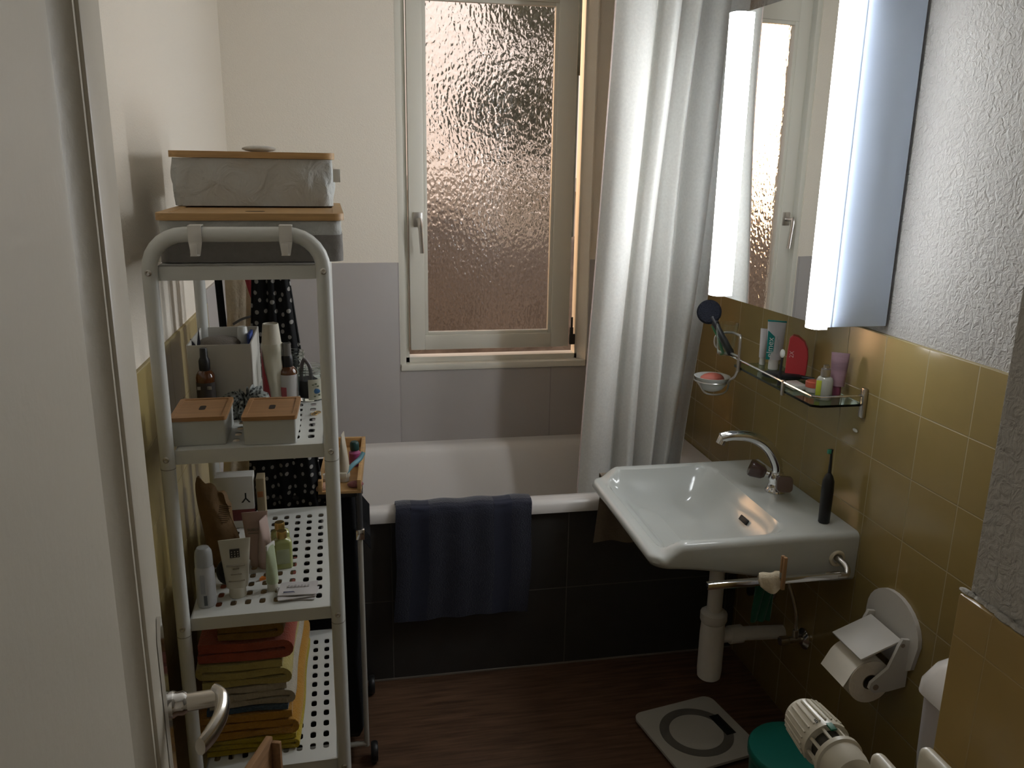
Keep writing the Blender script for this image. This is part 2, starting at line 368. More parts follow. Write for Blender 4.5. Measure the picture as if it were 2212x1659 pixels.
hd.tube([(.232, YB-.033, 1.414), (.234, YB-.040, 1.40), (.237, YB-.040, 1.36), (.241, YB-.038, 1.297)], [.009, .0095, .008, .0085], 12, smooth=4, sq=(1.2, .8))
hd.build('window_handle', DULLMETAL, sash, label='metal lever handle pointing down')
hg = B(); hg.cyl((.808, YB+.008, .95), (.808, YB+.008, 1.01), .007); hg.cyl((.808, YB+.006, 1.01), (.808, YB+.006, 1.05), .004); hg.box((.800, YB+.002, .945), (.822, YB+.012, .985), .002)
hg.build('hinge', mat('dark_hinge_metal', (.06, .055, .05), .5, metal=.6), sash, label='dark lower hinge')
sl = B(); sl.box((OX0+.002, YB-.014, OZ0-.022), (OX1-.004, YB+.035, OZ0+.002), .004)
sl.build('window_sill', WHITE_PAINT, win)
rv = B(); rv.prism([(OX1+.001, YB-.006), (OX1+.001, YB+.036), (.832, YB+.036), (.862, YB-.006)], OZ0, OZ1)
rv.build('reveal', PLASTER, win)

# outside the window
struct(B().box((-30, 3.6, -3.2), (30, 60, -3.0)).build('exterior_ground', mat('garden_ground', (.10, .09, .06), .9, var=.3)))
ex = B(); ex.box((-9, 16, -3), (12, 20, 1.15)); ex.box((-9, 15.4, 1.15), (12, 20, 1.4))
struct(ex.build('exterior_building', mat('pale_render', (.80, .70, .60), .9)))
leaf = mat('dark_foliage', (.075, .08, .055), .9, var=.4, bump=.5, bscale=8)
def crown(name, c, r, n, seed, flat=1.0):
    rnd = random.Random(seed); b = B()
    for i in range(n):
        b.sphere((c[0]+rnd.uniform(-r, r)*.8, c[1]+rnd.uniform(-r, r)*.6, c[2]+rnd.uniform(-r, r)*.8*flat), r*rnd.uniform(.4, .65), 10)
    b.tube([(c[0], c[1], -3), (c[0], c[1], c[2])], .12, 8)
    struct(b.build(name, leaf))
crown('exterior_tree', (2.05, 11.5, 2.35), .62, 14, 2)
crown('exterior_tree', (1.75, 7.0, 3.0), .50, 12, 5)
eh = B(); rnd = random.Random(4)
for i in range(30):
    eh.sphere((-2.2+i*.22+rnd.uniform(-.1, .1), 5.6+rnd.uniform(-.2, .2), .78+rnd.uniform(-.15, .15)), .42, 10)
eh.box((-2.6, 5.4, -3), (4.6, 6, .7))
struct(eh.build('exterior_hedge', mat('brown_hedge', (.15, .12, .095), .9, var=.4, bump=.5, bscale=8)))

# ================================================================ BATHTUB
def bathtub():
    t = thing('bathtub', 'built-in white bathtub with charcoal tiled front under the window', 'bathtub', (0, 0, 0))
    x0, x1, y0, y1, zt = XL+.008, XR-.002, 2.345, YB-.009, .588
    nu, nv = 70, 44; rings = []
    g = []
    for i in range(nu+1):
        row = []
        for j in range(nv+1):
            x = x0+(x1-x0)*i/nu; y = y0+(y1-y0)*j/nv
            d = min(x-x0-.06, x1-.10-x, y-y0-.055, y1-.05-y)
            z = zt-.40*sm(0, .16, d)
            e = y-y0
            if e < .012: z -= .012-math.sqrt(max(0, .012**2-(.012-e)**2))
            row.append((x, y, z))
        g.append(row)
    b = B(); V = [[b.bm.verts.new(p) for p in r] for r in g]
    for i in range(nu):
        for j in range(nv): b.bm.faces.new((V[i][j], V[i+1][j], V[i+1][j+1], V[i][j+1]))
    lo = [b.bm.verts.new((r[0].co.x, y0, zt-.038)) for r in V]; l2 = [b.bm.verts.new((r[0].co.x, y0+.02, zt-.038)) for r in V]
    for i in range(nu):
        b.bm.faces.new((V[i][0], lo[i], lo[i+1], V[i+1][0])); b.bm.faces.new((lo[i], l2[i], l2[i+1], lo[i+1]))
    b.build('tub_basin', ENAMEL, t, 60)
    B().box((x0, 2.362, 0.0005), (x1, 2.375, .552)).build('front_panel', DTILE, t, label='charcoal tiled front with pale joints')
    B().box((x0, 2.3585, .0006), (x1, 2.3625, .006)).build('seal', mat('grey_sealant', (.25, .22, .19), .6), t)
bathtub()

def draped_towel():
    path = [(2.425, .46), (2.415, .53), (2.400, .585), (2.392, .598), (2.37, .602), (2.348, .602), (2.335, .596), (2.329, .580), (2.327, .52), (2.326, .40), (2.325, .30), (2.323, .232)]
    P = []
    for k in range(len(path)-1):
        for s in range(4): P.append(tuple(path[k][q]+(path[k+1][q]-path[k][q])*s/4 for q in (0, 1)))
    P.append(path[-1])
    g = []; n = 46
    for i in range(n+1):
        u = i/n; row = []
        for k, (y, z) in enumerate(P):
            h = max(0, (.59-z)/.36) if y < 2.34 else 0
            x = .104+.417*u+(-.012*h if u < .5 else -.008*h)*(1 if u < .5 else 1)+.003*math.sin(z*20)
            yy = y-.0035*h*(1+math.sin(u*11+1.2))-(.0022*math.sin(u*30) if h else 0)
            zz = z-(.006*math.sin(u*5+1)+.01*(u-.5))*h+.002*math.sin(u*23)
            row.append((x, yy, zz))
        g.append(row)
    o = B().sheet(g, .007).build('towel', fabric('navy_terry', (.024, .026, .042), weave=240, bump=.8, sheen=.4), angle=60)
    tag(o, 'dark navy blue towel draped over the front rim of the bathtub', 'towel')
    bdm = fabric('navy_band', (.027, .030, .050), weave=600, bump=.2)
    for u0, u1 in ((.125, .26), (.72, .86)):
        gg = [[(p[0], p[1]-(.0035 if k > 22 else 0), p[2]+(.0035 if k <= 26 and k > 12 else 0)) for k, p in enumerate(g[i]) if 10 < k] for i in range(int(u0*n), int(u1*n)+1)]
        B().sheet(gg, .001).build('woven_band', bdm, o, 60)
draped_towel()

def curtain():
    # plan of the folds from the window side to the right wall: (x at top, y)
    prof = [(.756, 2.43), (.79, 2.400), (.835, 2.392), (.87, 2.415), (.888, 2.455), (.905, 2.42), (.93, 2.395), (.955, 2.42), (.965, 2.47), (.985, 2.435), (1.015, 2.40), (1.035, 2.45), (1.05, 2.49), (1.075, 2.44), (1.10, 2.42), (1.13, 2.45), (1.15, 2.50), (1.175, 2.48), (1.20, 2.44)]
    pts = [Vector((min(1.226, x*1.037), y+.09, 0)) for x, y in prof]; Q = []
    for i in range(len(pts)-1):
        p0 = pts[max(i-1, 0)]; p1 = pts[i]; p2 = pts[i+1]; p3 = pts[min(i+2, len(pts)-1)]
        for k in range(8):
            t = k/8; Q.append(.5*((2*p1)+(p2-p0)*t+(2*p0-5*p1+4*p2-p3)*t*t+(3*p1-p0-3*p2+p3)*t**3))
    Q.append(pts[-1]); n = len(Q); m = 40; g = []
    for i, q in enumerate(Q):
        u = i/(n-1); row = []
        for j in range(m+1):
            v = j/m; z = 2.40-(2.40-.34)*v
            xb = .722+(q.x-.784)*.80
            x = q.x*(1-v)+xb*v; y0 = 2.52+(q.y-2.52)*(.85+.25*v)
            y = y0+.012*math.sin(v*7+u*9)*sm(0, .4, v)+.02*v
            x += .007*math.sin(v*6+u*5)
            row.append((x, y, z))
        g.append(row)
    o = B().sheet(g, .0015).build('shower_curtain', fabric('pale_grey_curtain', (.80, .82, .79), .35, (.62, .50, .38), weave=420, bump=.15, sheen=.1), angle=80)
    tag(o, 'long pale grey shower curtain hanging in folds at the end of the bath', 'curtain')
    B().sheet([[(p[0]-.004+.006*i, p[1], p[2]) for p in g[0]] for i in (0, 1)], .003).build('hem', fabric('pale_hem', (.55, .48, .44), .3, (.8, .6, .5)), o, 80)
curtain()

# ================================================================ WASHBASIN
def washbasin():
    t = thing('washbasin', 'white ceramic wall washbasin with overflow slot on the yellow tiles', 'washbasin', (XR, 2.035, .715))
    x0, x1, y0, y1, zr = .690, XR-.001, 1.738, 2.303, .715
    N, M = 72, 72
    def top(x, y):
        z = zr-.033*(1-sm(.716, .775, x))
        # bowl
        d = []
        bx0, bx1, by0, by1, r = .722, 1.066, 1.765, 2.268, .075
        qx = max(bx0+r-x, x-bx1+r, 0); qy = max(by0+r-y, y-by1+r, 0)
        din = r-math.hypot(qx, qy) if (qx > 0 or qy > 0) else min(x-bx0, bx1-x, y-by0, by1-y)
        kk = .022; dl = (x-bx0, bx1-x, y-by0, by1-y); din = -kk*math.log(sum(math.exp(-max(-.2, q)/kk) for q in dl))
        q_ = min(1, max(0, din)/.13); z -= .104*(1-(1-q_)**2.4)*sm(0, .012, din)
        # side rims stay up until the front, then sweep down
        e = min(x-x0, y-y0, y1-y)
        rr = .016
        ex, ey = max(rr-(x-x0), 0), max(rr-(y-y0), rr-(y1-y), 0); dd = math.hypot(ex, ey)
        z -= rr-math.sqrt(max(0, rr*rr-min(dd, rr)**2))
        return z
    def par(a, n): # denser near the edges
        t = a/n; return .5-.5*math.cos(PI*t) if False else t
    xs = [x0+(x1-x0)*(i/N)**1.25 for i in range(N+1)]
    ys = [y0+(y1-y0)*(.5-.5*math.cos(PI*j/M)*(1) if False else j/M) for j in range(M+1)]
    ys = sorted(set([y0+d for d in (0, .001, .003, .006, .01, .014)]+[y1-d for d in (0, .001, .003, .006, .01, .014)]+[y for y in ys if y0+.016 < y < y1-.016]))
    xs = sorted(set([x0+d for d in (0, .001, .003, .006, .01, .014)]+[x for x in xs if x > x0+.016])); N = len(xs)-1; M = len(ys)-1
    b = B(); o = Vector((XR, 2.035, .715))
    rc = .045
    def pl(x, y): # round the two front corners in plan
        cx = x0+rc
        if x < cx:
            for cy, s in ((y0+rc, -1), (y1-rc, 1)):
                if (y-cy)*s > 0:
                    u, v = (cx-x)/rc, (y-cy)*s/rc
                    return cx-rc*u*math.sqrt(1-v*v/2), cy+s*rc*v*math.sqrt(1-u*u/2)
        return x, y
    V = []
    for x in xs:
        r = []
        for y in ys:
            px, py = pl(x, y); r.append(b.bm.verts.new(Vector((px, py, top(x, y)))-o))
        V.append(r)
    for i in range(N):
        for j in range(M): b.bm.faces.new((V[i][j], V[i+1][j], V[i+1][j+1], V[i][j+1]))
    bd = [(i, 0) for i in range(N, -1, -1)]+[(0, j) for j in range(1, M+1)]+[(i, M) for i in range(1, N+1)]
    def ring(zf, ins):
        R = []
        for i, j in bd:
            x, y = xs[i], ys[j]; px, py = pl(x, y)
            cx, cy = 1.0, 2.035
            px += ins*(1 if x < x0+.2 else 0)*(1-(x-x0)/.2 if x < x0+.2 else 0)
            py = cy+(py-cy)*(1-ins/.3)
            R.append(b.bm.verts.new(Vector((px, py, zf(x)))-o))
        return R
    zb = lambda x: .648-.07*sm(.69, 1.2, x)
    top_r = [V[i][j] for i, j in bd]
    rs = [top_r, ring(lambda x: zb(x)+.014, .002), ring(lambda x: zb(x)+.004, .008), ring(lambda x: zb(x), .02), ring(lambda x: zb(x)-.022, .09)]
    for p, q in zip(rs, rs[1:]):
        for k in range(len(p)-1): b.bm.faces.new((p[k], q[k], q[k+1], p[k+1]))
    b.bm.faces.new(rs[-1])
    ba = b.build('basin', CERAMIC, t, 50)
    # overflow
    z0 = top(.985, 1.92)
    ov = B(); ov.box((-.021, -.0075, -.002), (.021, .0075, .0035), .0015, M=T(1.036-XR-.003, 1.955-2.035, top(1.036, 1.955)-.715+.002) @ RZ(90) @ RX(-58))
    ov.build('overflow_slot', BLACKP, ba)
    so = B(); so.tube([(1.183-XR, y0-.006-2.035, -.062+.012*math.cos(2*PI*k/20)) if False else (1.183-XR+.017*math.cos(2*PI*k/20), y0-.001-2.035, -.066+.017*math.sin(2*PI*k/20)) for k in range(20)], .005, 8, closed=True)
    so.build('socket_ring', mat('cream_plastic', (.62, .56, .42), .4), t, label='cream plastic rail socket on near side')
    return top
basin_top = washbasin()

def tap():
    t = thing('mixer_tap', 'chrome two-handle mixer tap on the washbasin deck', 'tap', (1.160, 2.03, .7155))
    b = B(); b.lathe([(.029, 0), (.029, .006), (.024, .012), (.021, .03), (.023, .045), (.018, .058)], (0, 0, 0), 28)
    b.tube([(0, -.03, .036), (0, .03, .036)], .014, 16)
    bo = b.build('tap_body', CHROME, t)
    s = B(); s.tube([(0, 0, .05), (-.004, 0, .085), (-.035, .002, .135), (-.085, .004, .165), (-.14, .006, .172), (-.175, .008, .166)], [.014, .016, .017, .0155, .0145, .014], 18, smooth=6)
    s.tube([(-.168, .008, .168), (-.176, .008, .148)], .0125, 16)
    s.build('spout', CHROME, t)
    tm = mat('smoky_handle', (.065, .035, .03), .15, coat=.6)
    for sy in (-1, 1):
        d = Vector((-.62, sy*.75, .25)).normalized()
        if sy < 0: d = Vector((-.28, -.92, .22)).normalized()
        else: d = Vector((-.86, .40, .32)).normalized()
        p0 = Vector((0, sy*.018, .038)); h = B()
        up = Vector((0, 0, 1)); a = (up-d*up.dot(d)).normalized(); c = d.cross(a)
        def rg(k, r): 
            return [p0+d*k+(a*y+c*x)*1 for x, y in rrect(2*r, 2*r, r*.55, 4)]
        h.loft([rg(.024, .012), rg(.032, .018), rg(.062, .023), rg(.070, .021)])
        h.build('tap_handle', tm, t, label='smoky brown plastic handle')
        q = B(); q.cyl(p0, p0+d*.026, .010); q.build('valve_neck', CHROME, t)
tap()

def toothbrush():
    t = thing('electric_toothbrush', 'black electric toothbrush standing on the washbasin deck', 'electric toothbrush', (1.182, 1.812, .7155))
    B().lathe([(.013, 0), (.0145, .002), (.0150, .05), (.0155, .09), (.0145, .115), (.010, .128), (.005, .136)], seg=22).build('handle', BLACKP, t)
    B().tube([(0, 0, .130), (0, 0, .165), (-.001, 0, .19), (-.001, 0, .2)], [.0048, .0036, .0034, .0042], 10).build('neck', BLACKP, t)
    B().box((-.012, -.0035, .189), (-.003, .0035, .2), .001).build('bristles', mat('mint_bristles', (.05, .28, .18), .7), t)
toothbrush()

def towel_rail(name, label, y, sgn, off=-.05, z=.65):
    t = thing(name, label, 'towel rail', (1.183, y, z))
    b = B(); yy = off*sgn
    b.tube([(0, .012*sgn, 0), (0, -.012*sgn, 0), (.006, min(.035, -off*.7)*-sgn, -.010), (-.004, yy, -.022), (-.03, yy, -.02)], .0085, 12, smooth=5)
    b.build('bracket', DULLMETAL, t)
    c = B(); c.box((-.372, yy-.008, -.020-.008), (-.02, yy+.008, -.012), .002); c.build('bar', CHROME, t)
    return t
towel_rail('towel_rail', 'chrome towel rail on the near side of the washbasin', 1.738, 1)
towel_rail('towel_rail', 'chrome towel rail on the far side of the washbasin', 2.303, -1, -.030, .682)

def basin_towel():
    g = []
    P = [(.0115, .0), (.0118, .008), (.010, .0125), (0, .0135), (-.010, .0125), (-.0135, .006), (-.016, -.02), (-.018, -.11), (-.02, -.205)]
    Q = []
    for k in range(len(P)-1):
        for s in range(4): Q.append(tuple(P[k][q]+(P[k+1][q]-P[k][q])*s/4 for q in (0, 1)))
    Q.append(P[-1])
    for i in range(24):
        u = i/23
        g.append([(.735+.155*u-.10*max(0, -z)*(1-u), 2.333+y-.004*(1+math.sin(u*12))*(z < -.03), .662+z+.006*math.sin(u*7)*(z < -.05)) for y, z in Q])
    o = B().sheet(g, .004).build('hand_towel', fabric('beige_waffle', (.20, .16, .115), weave=150, bump=.9), angle=60)
    tag(o, 'small beige waffle towel hanging on the rail beyond the washbasin', 'towel')
basin_towel()

def cleaning_cloths():
    o = B().sheet([[(.945+.055*u-.006*math.sin(v*5), 1.688+p[0]+.003*math.sin(u*9), .636+p[1]-.012*math.sin(PI*u)*(p[1] < 0)*1.4) for v, p in enumerate(((.014, -.012), (.012, .004), (.006, .0125), (-.006, .0125), (-.011, .004), (-.013, -.012), (-.014, -.016)))] for u in [k/10 for k in range(11)]], .003).build('cloth', fabric('cream_cloth', (.60, .52, .38), weave=200, bump=.6), angle=70)
    tag(o, 'cream cloth scrap pegged over the near chrome rail', 'cloth')
    t = thing('clothes_peg', 'wooden clothes peg clipped on the near chrome rail', 'clothes peg', (.999, 1.676, .615))
    b = B(); b.box((-.004, -.012, 0), (.004, -.003, .085), .001); b.build('jaw', mat('peg_wood', (.33, .19, .09), .6), t)
    b = B(); b.box((-.004, .025, .0), (.004, .033, .03), .001); b.box((-.004, .0, .040), (.004, .007, .084), .001); b.build('jaw', mat('peg_wood', (.33, .19, .09), .6), t)
    B().tube([(0, .004*math.cos(2*PI*k/12), .045+.005*math.sin(2*PI*k/12)) for k in range(12)], .0012, 6, closed=True).build('spring', DULLMETAL, t)
    g = [[(.958+.05*u-.004*v/8, 1.715+.004*math.sin(u*14+v*.4)+.001*v, .618-.118*v/8) for v in range(9)] for u in [k/14 for k in range(15)]]
    o = B().sheet(g, .006).build('scouring_cloth', fabric('dark_green_cloth', (.010, .07, .04), weave=160, bump=.6), angle=70)
    tag(o, 'dark green cloth hanging below the near chrome rail', 'cloth')
cleaning_cloths()

def trap():
    t = thing('bottle_trap', 'white plastic bottle trap under the washbasin', 'drain trap', (1.005, 2.03, .13))
    B().lathe([(.030, .002), (.034, .006), (.036, .03), (.036, .15), (.034, .185), (.026, .19)], seg=26).build('cup', WPLAST, t)
    B().lathe([(.022, .18), (.022, .44)], seg=20).build('pipe', WPLAST, t)
    B().lathe([(.036, .188), (.039, .192), (.039, .216), (.03, .222), (.024, .225)], seg=14).build('coupling_nut', WPLAST, t)
    B().lathe([(.026, .425), (.026, .445), (.034, .447)], seg=14).build('chrome_nut', CHROME, t)
    B().tube([(.02, 0, .135), (.085, .004, .135), (.235, .015, .12)], .021, 18).build('outlet_pipe', WPLAST, t)
    B().tube([(.055, .002, .135), (.095, .005, .134)], .027, 14).build('outlet_nut', WPLAST, t)
trap()

def stop_valve(loc, label, hose):
    t = thing('stop_valve', label, 'valve', loc)
    B().lathe([(.0, 0), (.030, .0), (.030, .004), (.018, .012), (.012, .014)], seg=22, M=RY(-90)).build('rosette', CHROME, t)
    b = B(); b.tube([(0, 0, 0), (-.055, 0, 0)], .010, 14); b.tube([(-.03, 0, 0), (-.03, 0, .03)], .008, 12); b.build('valve_body', DULLMETAL, t)
    B().tube([(-.052, 0, 0), (-.078, 0, 0)], .013, 10).build('knob', BLACKP if 'knob' in label else CHROME, t)
    B().tube(hose, .005, 8, smooth=6).build('hose', DULLMETAL, t)
stop_valve((XR-.001, 1.925, .300), 'chrome stop valve with wall rosette right of the trap', [(-.03, 0, .03), (-.035, .01, .10), (-.07, .04, .22), (-.09, .08, .29)])
stop_valve((XR-.001, 2.13, .345), 'stop valve with dark knob behind the green cloth', [(-.03, 0, .03), (-.035, -.01, .10), (-.06, -.03, .2), (-.08, -.06, .25)])

def roll_holder():
    t = thing('toilet_roll_holder', 'white plastic toilet roll holder with lid on the yellow tiles', 'toilet roll holder', (XR-.0005, 1.565, .44))
    # back plate, rounded top
    P = [(-.10, .03), (.06, .03), (.085, .05), (.095, .10)]+[(.0+.098*math.cos(a), .115+.085*math.sin(a)) for a in [PI*k/14 for k in range(0, 15)]]+[(-.10, .05)]
    M = Matrix(((0, 0, -1, 0), (-1, 0, 0, 0), (0, 1, 0, 0), (0, 0, 0, 1)))
    P = [(-x, z) for x, z in P]
    b = B(); b.prism([(x, z) for x, z in P], 0, .010, M=Matrix(((0, 0, -1, 0), (1, 0, 0, 0), (0, 1, 0, 0), (0, 0, 0, 1)))); b.build('back_plate', GPLAST, t)
    for sy in (-1, 1):
        y = sy*.066
        A = [(-.004, .10), (-.055, .112), (-.062, .10), (-.075, .055), (-.098, .02), (-.096, .0), (-.082, -.006), (-.05, .002), (-.004, .01)]
        A = [(-.004, .118), (-.028, .122), (-.036, .105), (-.055, .05), (-.095, .015), (-.098, .0), (-.085, -.012), (-.05, -.012), (-.004, -.004)]
        b = B(); b.prism(A, -.004, .004, M=Matrix(((1, 0, 0, 0), (0, 0, 1, y), (0, 1, 0, 0), (0, 0, 0, 1)))); a = b.build('side_arm', GPLAST, t)
        B().cyl((-.082, y-.006, .004), (-.082, y+.006, .004), .007).build('pin', mat('grey_pin', (.25, .2, .16), .4), a); B().cyl((-.027, y-.006, .107), (-.027, y+.006, .107), .005).build('pin', mat('grey_pin', (.25, .2, .16), .4), a)
    b = B(); b.box((-.108, -.060, -.003), (.0, .060, .003), .002, M=T(-.022, 0, .112) @ RY(-22)); b.build('lid', GPLAST, t)
    r = thing('toilet_roll', 'toilet roll in the white wall holder', 'toilet roll', (XR-.083, 1.565, .444))
    prof = [(.019, -.05), (.0545, -.05), (.0545, .05), (.019, .05), (.019, -.05)]
    B().lathe(prof, seg=40, M=RX(90), cap0=False, cap1=False).build('roll', mat('toilet_paper', (.78, .72, .62), .95, bump=.3, bscale=120), r, 60)
    g = [[(-.0555*math.cos(a)-.0 if a < 1.15 else -.0555*math.cos(1.15)-(a-1.15)*.0555*math.sin(1.15), -.048+.096*u, .0555*math.sin(a)) for u in (0, .25, .5, .75, 1)] for a in [(.15+.09*k) for k in range(12)]]
    g = []
    for k in range(10):
        a = math.radians(150-k*9); g.append([(.0560*math.cos(a), -.048+.096*u, .0560*math.sin(a)) for u in (0, .33, .66, 1)])
    x, z = g[0][0][0], g[0][0][2]
    g = [[(x-.012*q, -.048+.096*u, z-.022*q) for u in (0, .33, .66, 1)] for q in (1.6, .8)]+g
    B().sheet(g, .0008).build('loose_sheet', mat('toilet_paper_sheet', (.84, .79, .69), .95), r, 70)
    B().lathe([(.017, -.0505), (.019, -.0505), (.019, .0505), (.017, .0505), (.017, -.0505)], seg=24, M=RX(90), cap0=False, cap1=False).build('core', mat('card_core', (.12, .09, .06), .9), r)
roll_holder()

def cistern():
    t = thing('toilet_cistern', 'white toilet cistern behind the ochre tiled wall corner', 'toilet cistern', (1.15, 1.06, .30))
    b = B(); b.loft([[(x, y, z) for x, y in rrect(w, d, .03, 5, cx, 0)] for w, d, cx, z in ((.15, .36, .012, 0), (.17, .38, .002, .18), (.172, .385, .001, .315))]); b.build('tank', mat('cistern_plastic', (.50, .48, .49), .3), t)
    b = B(); b.loft([[(x, y, z) for x, y in rrect(w, d, .03, 5, cx, 0)] for w, d, cx, z in ((.178, .39, .000, .316), (.186, .396, -.002, .322), (.184, .395, -.001, .345), (.166, .378, .009, .378), (.140, .345, .021, .400), (.125, .33, .028, .405))]); b.build('lid', mat('cistern_lid', (.6, .58, .55), .25), t)
cistern()

# ================================================================ MIRROR CABINET AND LAMPS
LAMPM = mat('lit_opal_diffuser', (.85, .88, .9), .4, emit=(.95, .97, .99), estr=LAMP)
def mirror_cabinet():
    t = thing('mirror_cabinet', 'white bathroom cabinet with mirror door between two lit lamps', 'mirror cabinet', (XR, 2.0, 1.245))
    cm = mat('cabinet_white_blue_flare', (.68, .80, 1.0), .4)  # white cabinet; bluish flare from the lamps is mixed into its base colour
    H = .76
    b = B(); b.box((1.0985-XR, 1.745-2.0, 0), (-.0005, 2.255-2.0, H), .002); b.box((1.083-XR, 1.745-2.0, 0), (1.099-XR, 1.793-2.0, H), .001); b.build('body', cm, t)
    def lamp_poly(n=10, w=.072, d=.052):
        P = [(0, 0)]
        # near side flat to front, then rounded over to the far side
        P += [(-d*.55, 0)]
        for k in range(1, n): 
            a = PI/2*k/n; P.append((-d*.55-d*.45*math.sin(a), w*.55*(1-math.cos(a))))
        P += [(-d, w*.6)]
        for k in range(1, n):
            a = PI/2*k/n; P.append((-d+d*.3*(1-math.cos(a)), w*.6+w*.4*math.sin(a)))
        P += [(-d*.7, w), (0, w)]
        return P
    r = B(); r.prism(lamp_poly(w=.046, d=.036), -.004, H, M=T(1.0975-XR-.014, 1.739-2.0, 0)); r.build('lamp_diffuser', LAMPM, t, label='near lit strip lamp')
    # mirror door, a little ajar at its far edge
    hx, hy = 1.088-XR, 1.800-2.0; a = 4.9; L = .422
    M = T(hx, hy, 0) @ RZ(a)
    d = B(); d.box((0, 0, .0), (.009, L+.046, H), .001, M=M); dd = d.build('door', cm, t)
    B().box((-.0045, 0.001, .0005), (-.0005, L, H-.0005), M=M).build('mirror', mat('mirror_silver', (.86, .88, .88), .0, metal=1), dd)
    l = B(); l.prism(lamp_poly(w=.046, d=.036), 0.002, H, M=M @ T(-.001, L+.0, 0)); l.build('lamp_diffuser', LAMPM, t, label='far lit strip lamp'); B().box((-.020, L+.0465, 0), (.009, L+.0495, H), M=M).build('lamp_light_shield', cm, t)  # unseen strip added to cut the far lamp's light on the curtain
mirror_cabinet()

# ================================================================ GLASS SHELF WITH THINGS
GZ = 1.040
def glass_shelf():
    t = thing('glass_shelf', 'glass wall shelf with chrome rail below the mirror cabinet', 'shelf', (XR, 2.03, GZ))
    gy0, gy1, gx = 1.79-2.03, 2.245-2.03, 1.102-XR
    P = [(-.004, gy0), (gx+.02, gy0), (gx, gy0+.012), (gx, gy1-.012), (gx+.02, gy1), (-.004, gy1)]
    B().prism(P, -.006, 0).build('pane', glass_mat('shelf_glass', (.80, .90, .86), 0, 1.45), t, label='greenish glass plate')
    r = B(); r.tube([(-.004, gy0-.002, .022), (gx+.018, gy0-.002, .022), (gx, gy0+.01, .022), (gx-.001, gy0+.05, .022), (gx-.001, gy1+.02, .022)], .0032, 8)
    r.build('rail', CHROME, t)
    for y in (gy0, ):
        B().box((-.012, y-.012, -.035), (0, y+.006, .042), .004).build('bracket', DULLMETAL, t)
    for y in (gy0+.15, gy1-.045):
        p = B(); p.box((gx-.005, y-.005, -.014), (gx+.003, y+.005, .027), .001); p.box((gx-.004, y-.006, -.010), (gx+.016, y+.006, -.0065)); p.build('post', DULLMETAL, t)
    p = B(); p.box((-.012, gy1-.005, -.035), (0, gy1+.012, .042), .004); p.build('bracket', DULLMETAL, t)
    # wire holder for tumbler and soap dish at the far end
    w = B(); y0 = gy1-.045; x0 = gx-.004
    w.tube([(x0, y0, -.01), (x0, y0, .085), (x0, y0+.01, .093), (x0, y0+.05, .093)], .0038, 8, smooth=4)
    w.tube([(x0, y0, .032), (x0, y0+.055, .03), (x0-.005, y0+.1, .028), (x0-.02, y0+.12, .04), (x0-.02, y0+.12, .07), (x0, y0+.10, .085), (x0, y0+.05, .093)], .0036, 8, smooth=5)
    w.tube([(x0, y0, -.01), (x0-.002, y0+.01, -.03), (x0-.005, y0+.03, -.045)], .0036, 8, smooth=4)
    cx, cy, cz = x0-.02, y0+.125, -.07
    w.tube([(cx+.053*math.cos(2*PI*k/28), cy+.053*math.sin(2*PI*k/28), cz) for k in range(28)], .003, 8, closed=True)
    w.tube([(x0-.005, y0+.03, -.045), (cx+.03, cy-.045, cz)], .003, 8)
    w.tube([(cx-.05, cy-.015, cz), (cx-.035, cy-.03, cz-.03), (cx+.0, cy-.035, cz-.038), (cx+.035, cy-.03, cz-.03), (cx+.05, cy-.015, cz)], .0028, 8, smooth=5)
    w.build('wire_holder', DULLMETAL, t)
    return XR+cx, 2.03+cy, GZ+cz, XR+x0, 2.03+y0
DX, DY, DZ, PX, PY = glass_shelf()
def soap():
    t = thing('soap_dish', 'white bowl-shaped soap dish in the wire ring', 'soap dish', (DX, DY, DZ-.034))
    B().lathe([(.018, .0), (.034, .008), (.046, .025), (.052, .044), (.055, .047), (.051, .047), (.043, .03), (.030, .016), (.001, .012)], seg=30).build('bowl', CERAMIC, t)
    o = B().sphere((DX, DY, DZ+.004), .034, 16, (1.15, .8, .55)).build('soap_bar', mat('pink_soap', (.38, .10, .07), .45, var=.25), angle=80)
    tag(o, 'reddish pink soap bar lying in the white dish', 'soap')
soap()
def tumbler():
    cx, cy = PX-.008, PY+.075
    t = thing('tumbler', 'clear tumbler in the wire holder at the shelf end', 'tumbler', (cx, cy, GZ+.022))
    B().lathe([(.022, 0), (.024, .002), (.033, .095), (.031, .095), (.022, .006), (.001, .005)], seg=26).build('glass', CLEARG, t)
    b = thing('shower_brush', 'black round-headed brush leaning out of the tumbler', 'brush', (cx, cy, GZ+.035))
    d = Vector((-.036, .068, .075)); d = Vector((-.042, .055, .125))
    p0 = Vector((.010, -.020, -.006)); p1 = Vector((-.030, .045, .092))
    B().tube([p0, p0+(p1-p0)*.3, p0+(p1-p0)*.7, p1], [.010, .011, .0095, .013], 12, smooth=4).build('handle', BLACKP, b)
    ax = Vector((-.45, -.80, .25)).normalized(); Mr = Vector((0, 0, 1)).rotation_difference(ax).to_matrix().to_4x4()
    c = p1+(p1-p0).normalized()*.018
    B().lathe([(.004, -.012), (.028, -.014), (.036, -.005), (.037, .008), (.032, .013), (.001, .013)], seg=28, M=Matrix.Translation(c) @ Mr).build('head', mat('dark_blue_black', (.006, .007, .011), .8, bump=.6, bscale=300, spec=.15), b)
    g = thing('plastic_stick', 'green plastic stick standing in the tumbler', 'stick', (cx, cy, GZ+.03))
    B().tube([(.002, .014, -.006), (-.012, .03, .04), (-.024, .048, .072)], [.004, .005, .006], 10).build('stick', mat('green_plastic', (.05, .26, .10), .4), g)
tumbler()

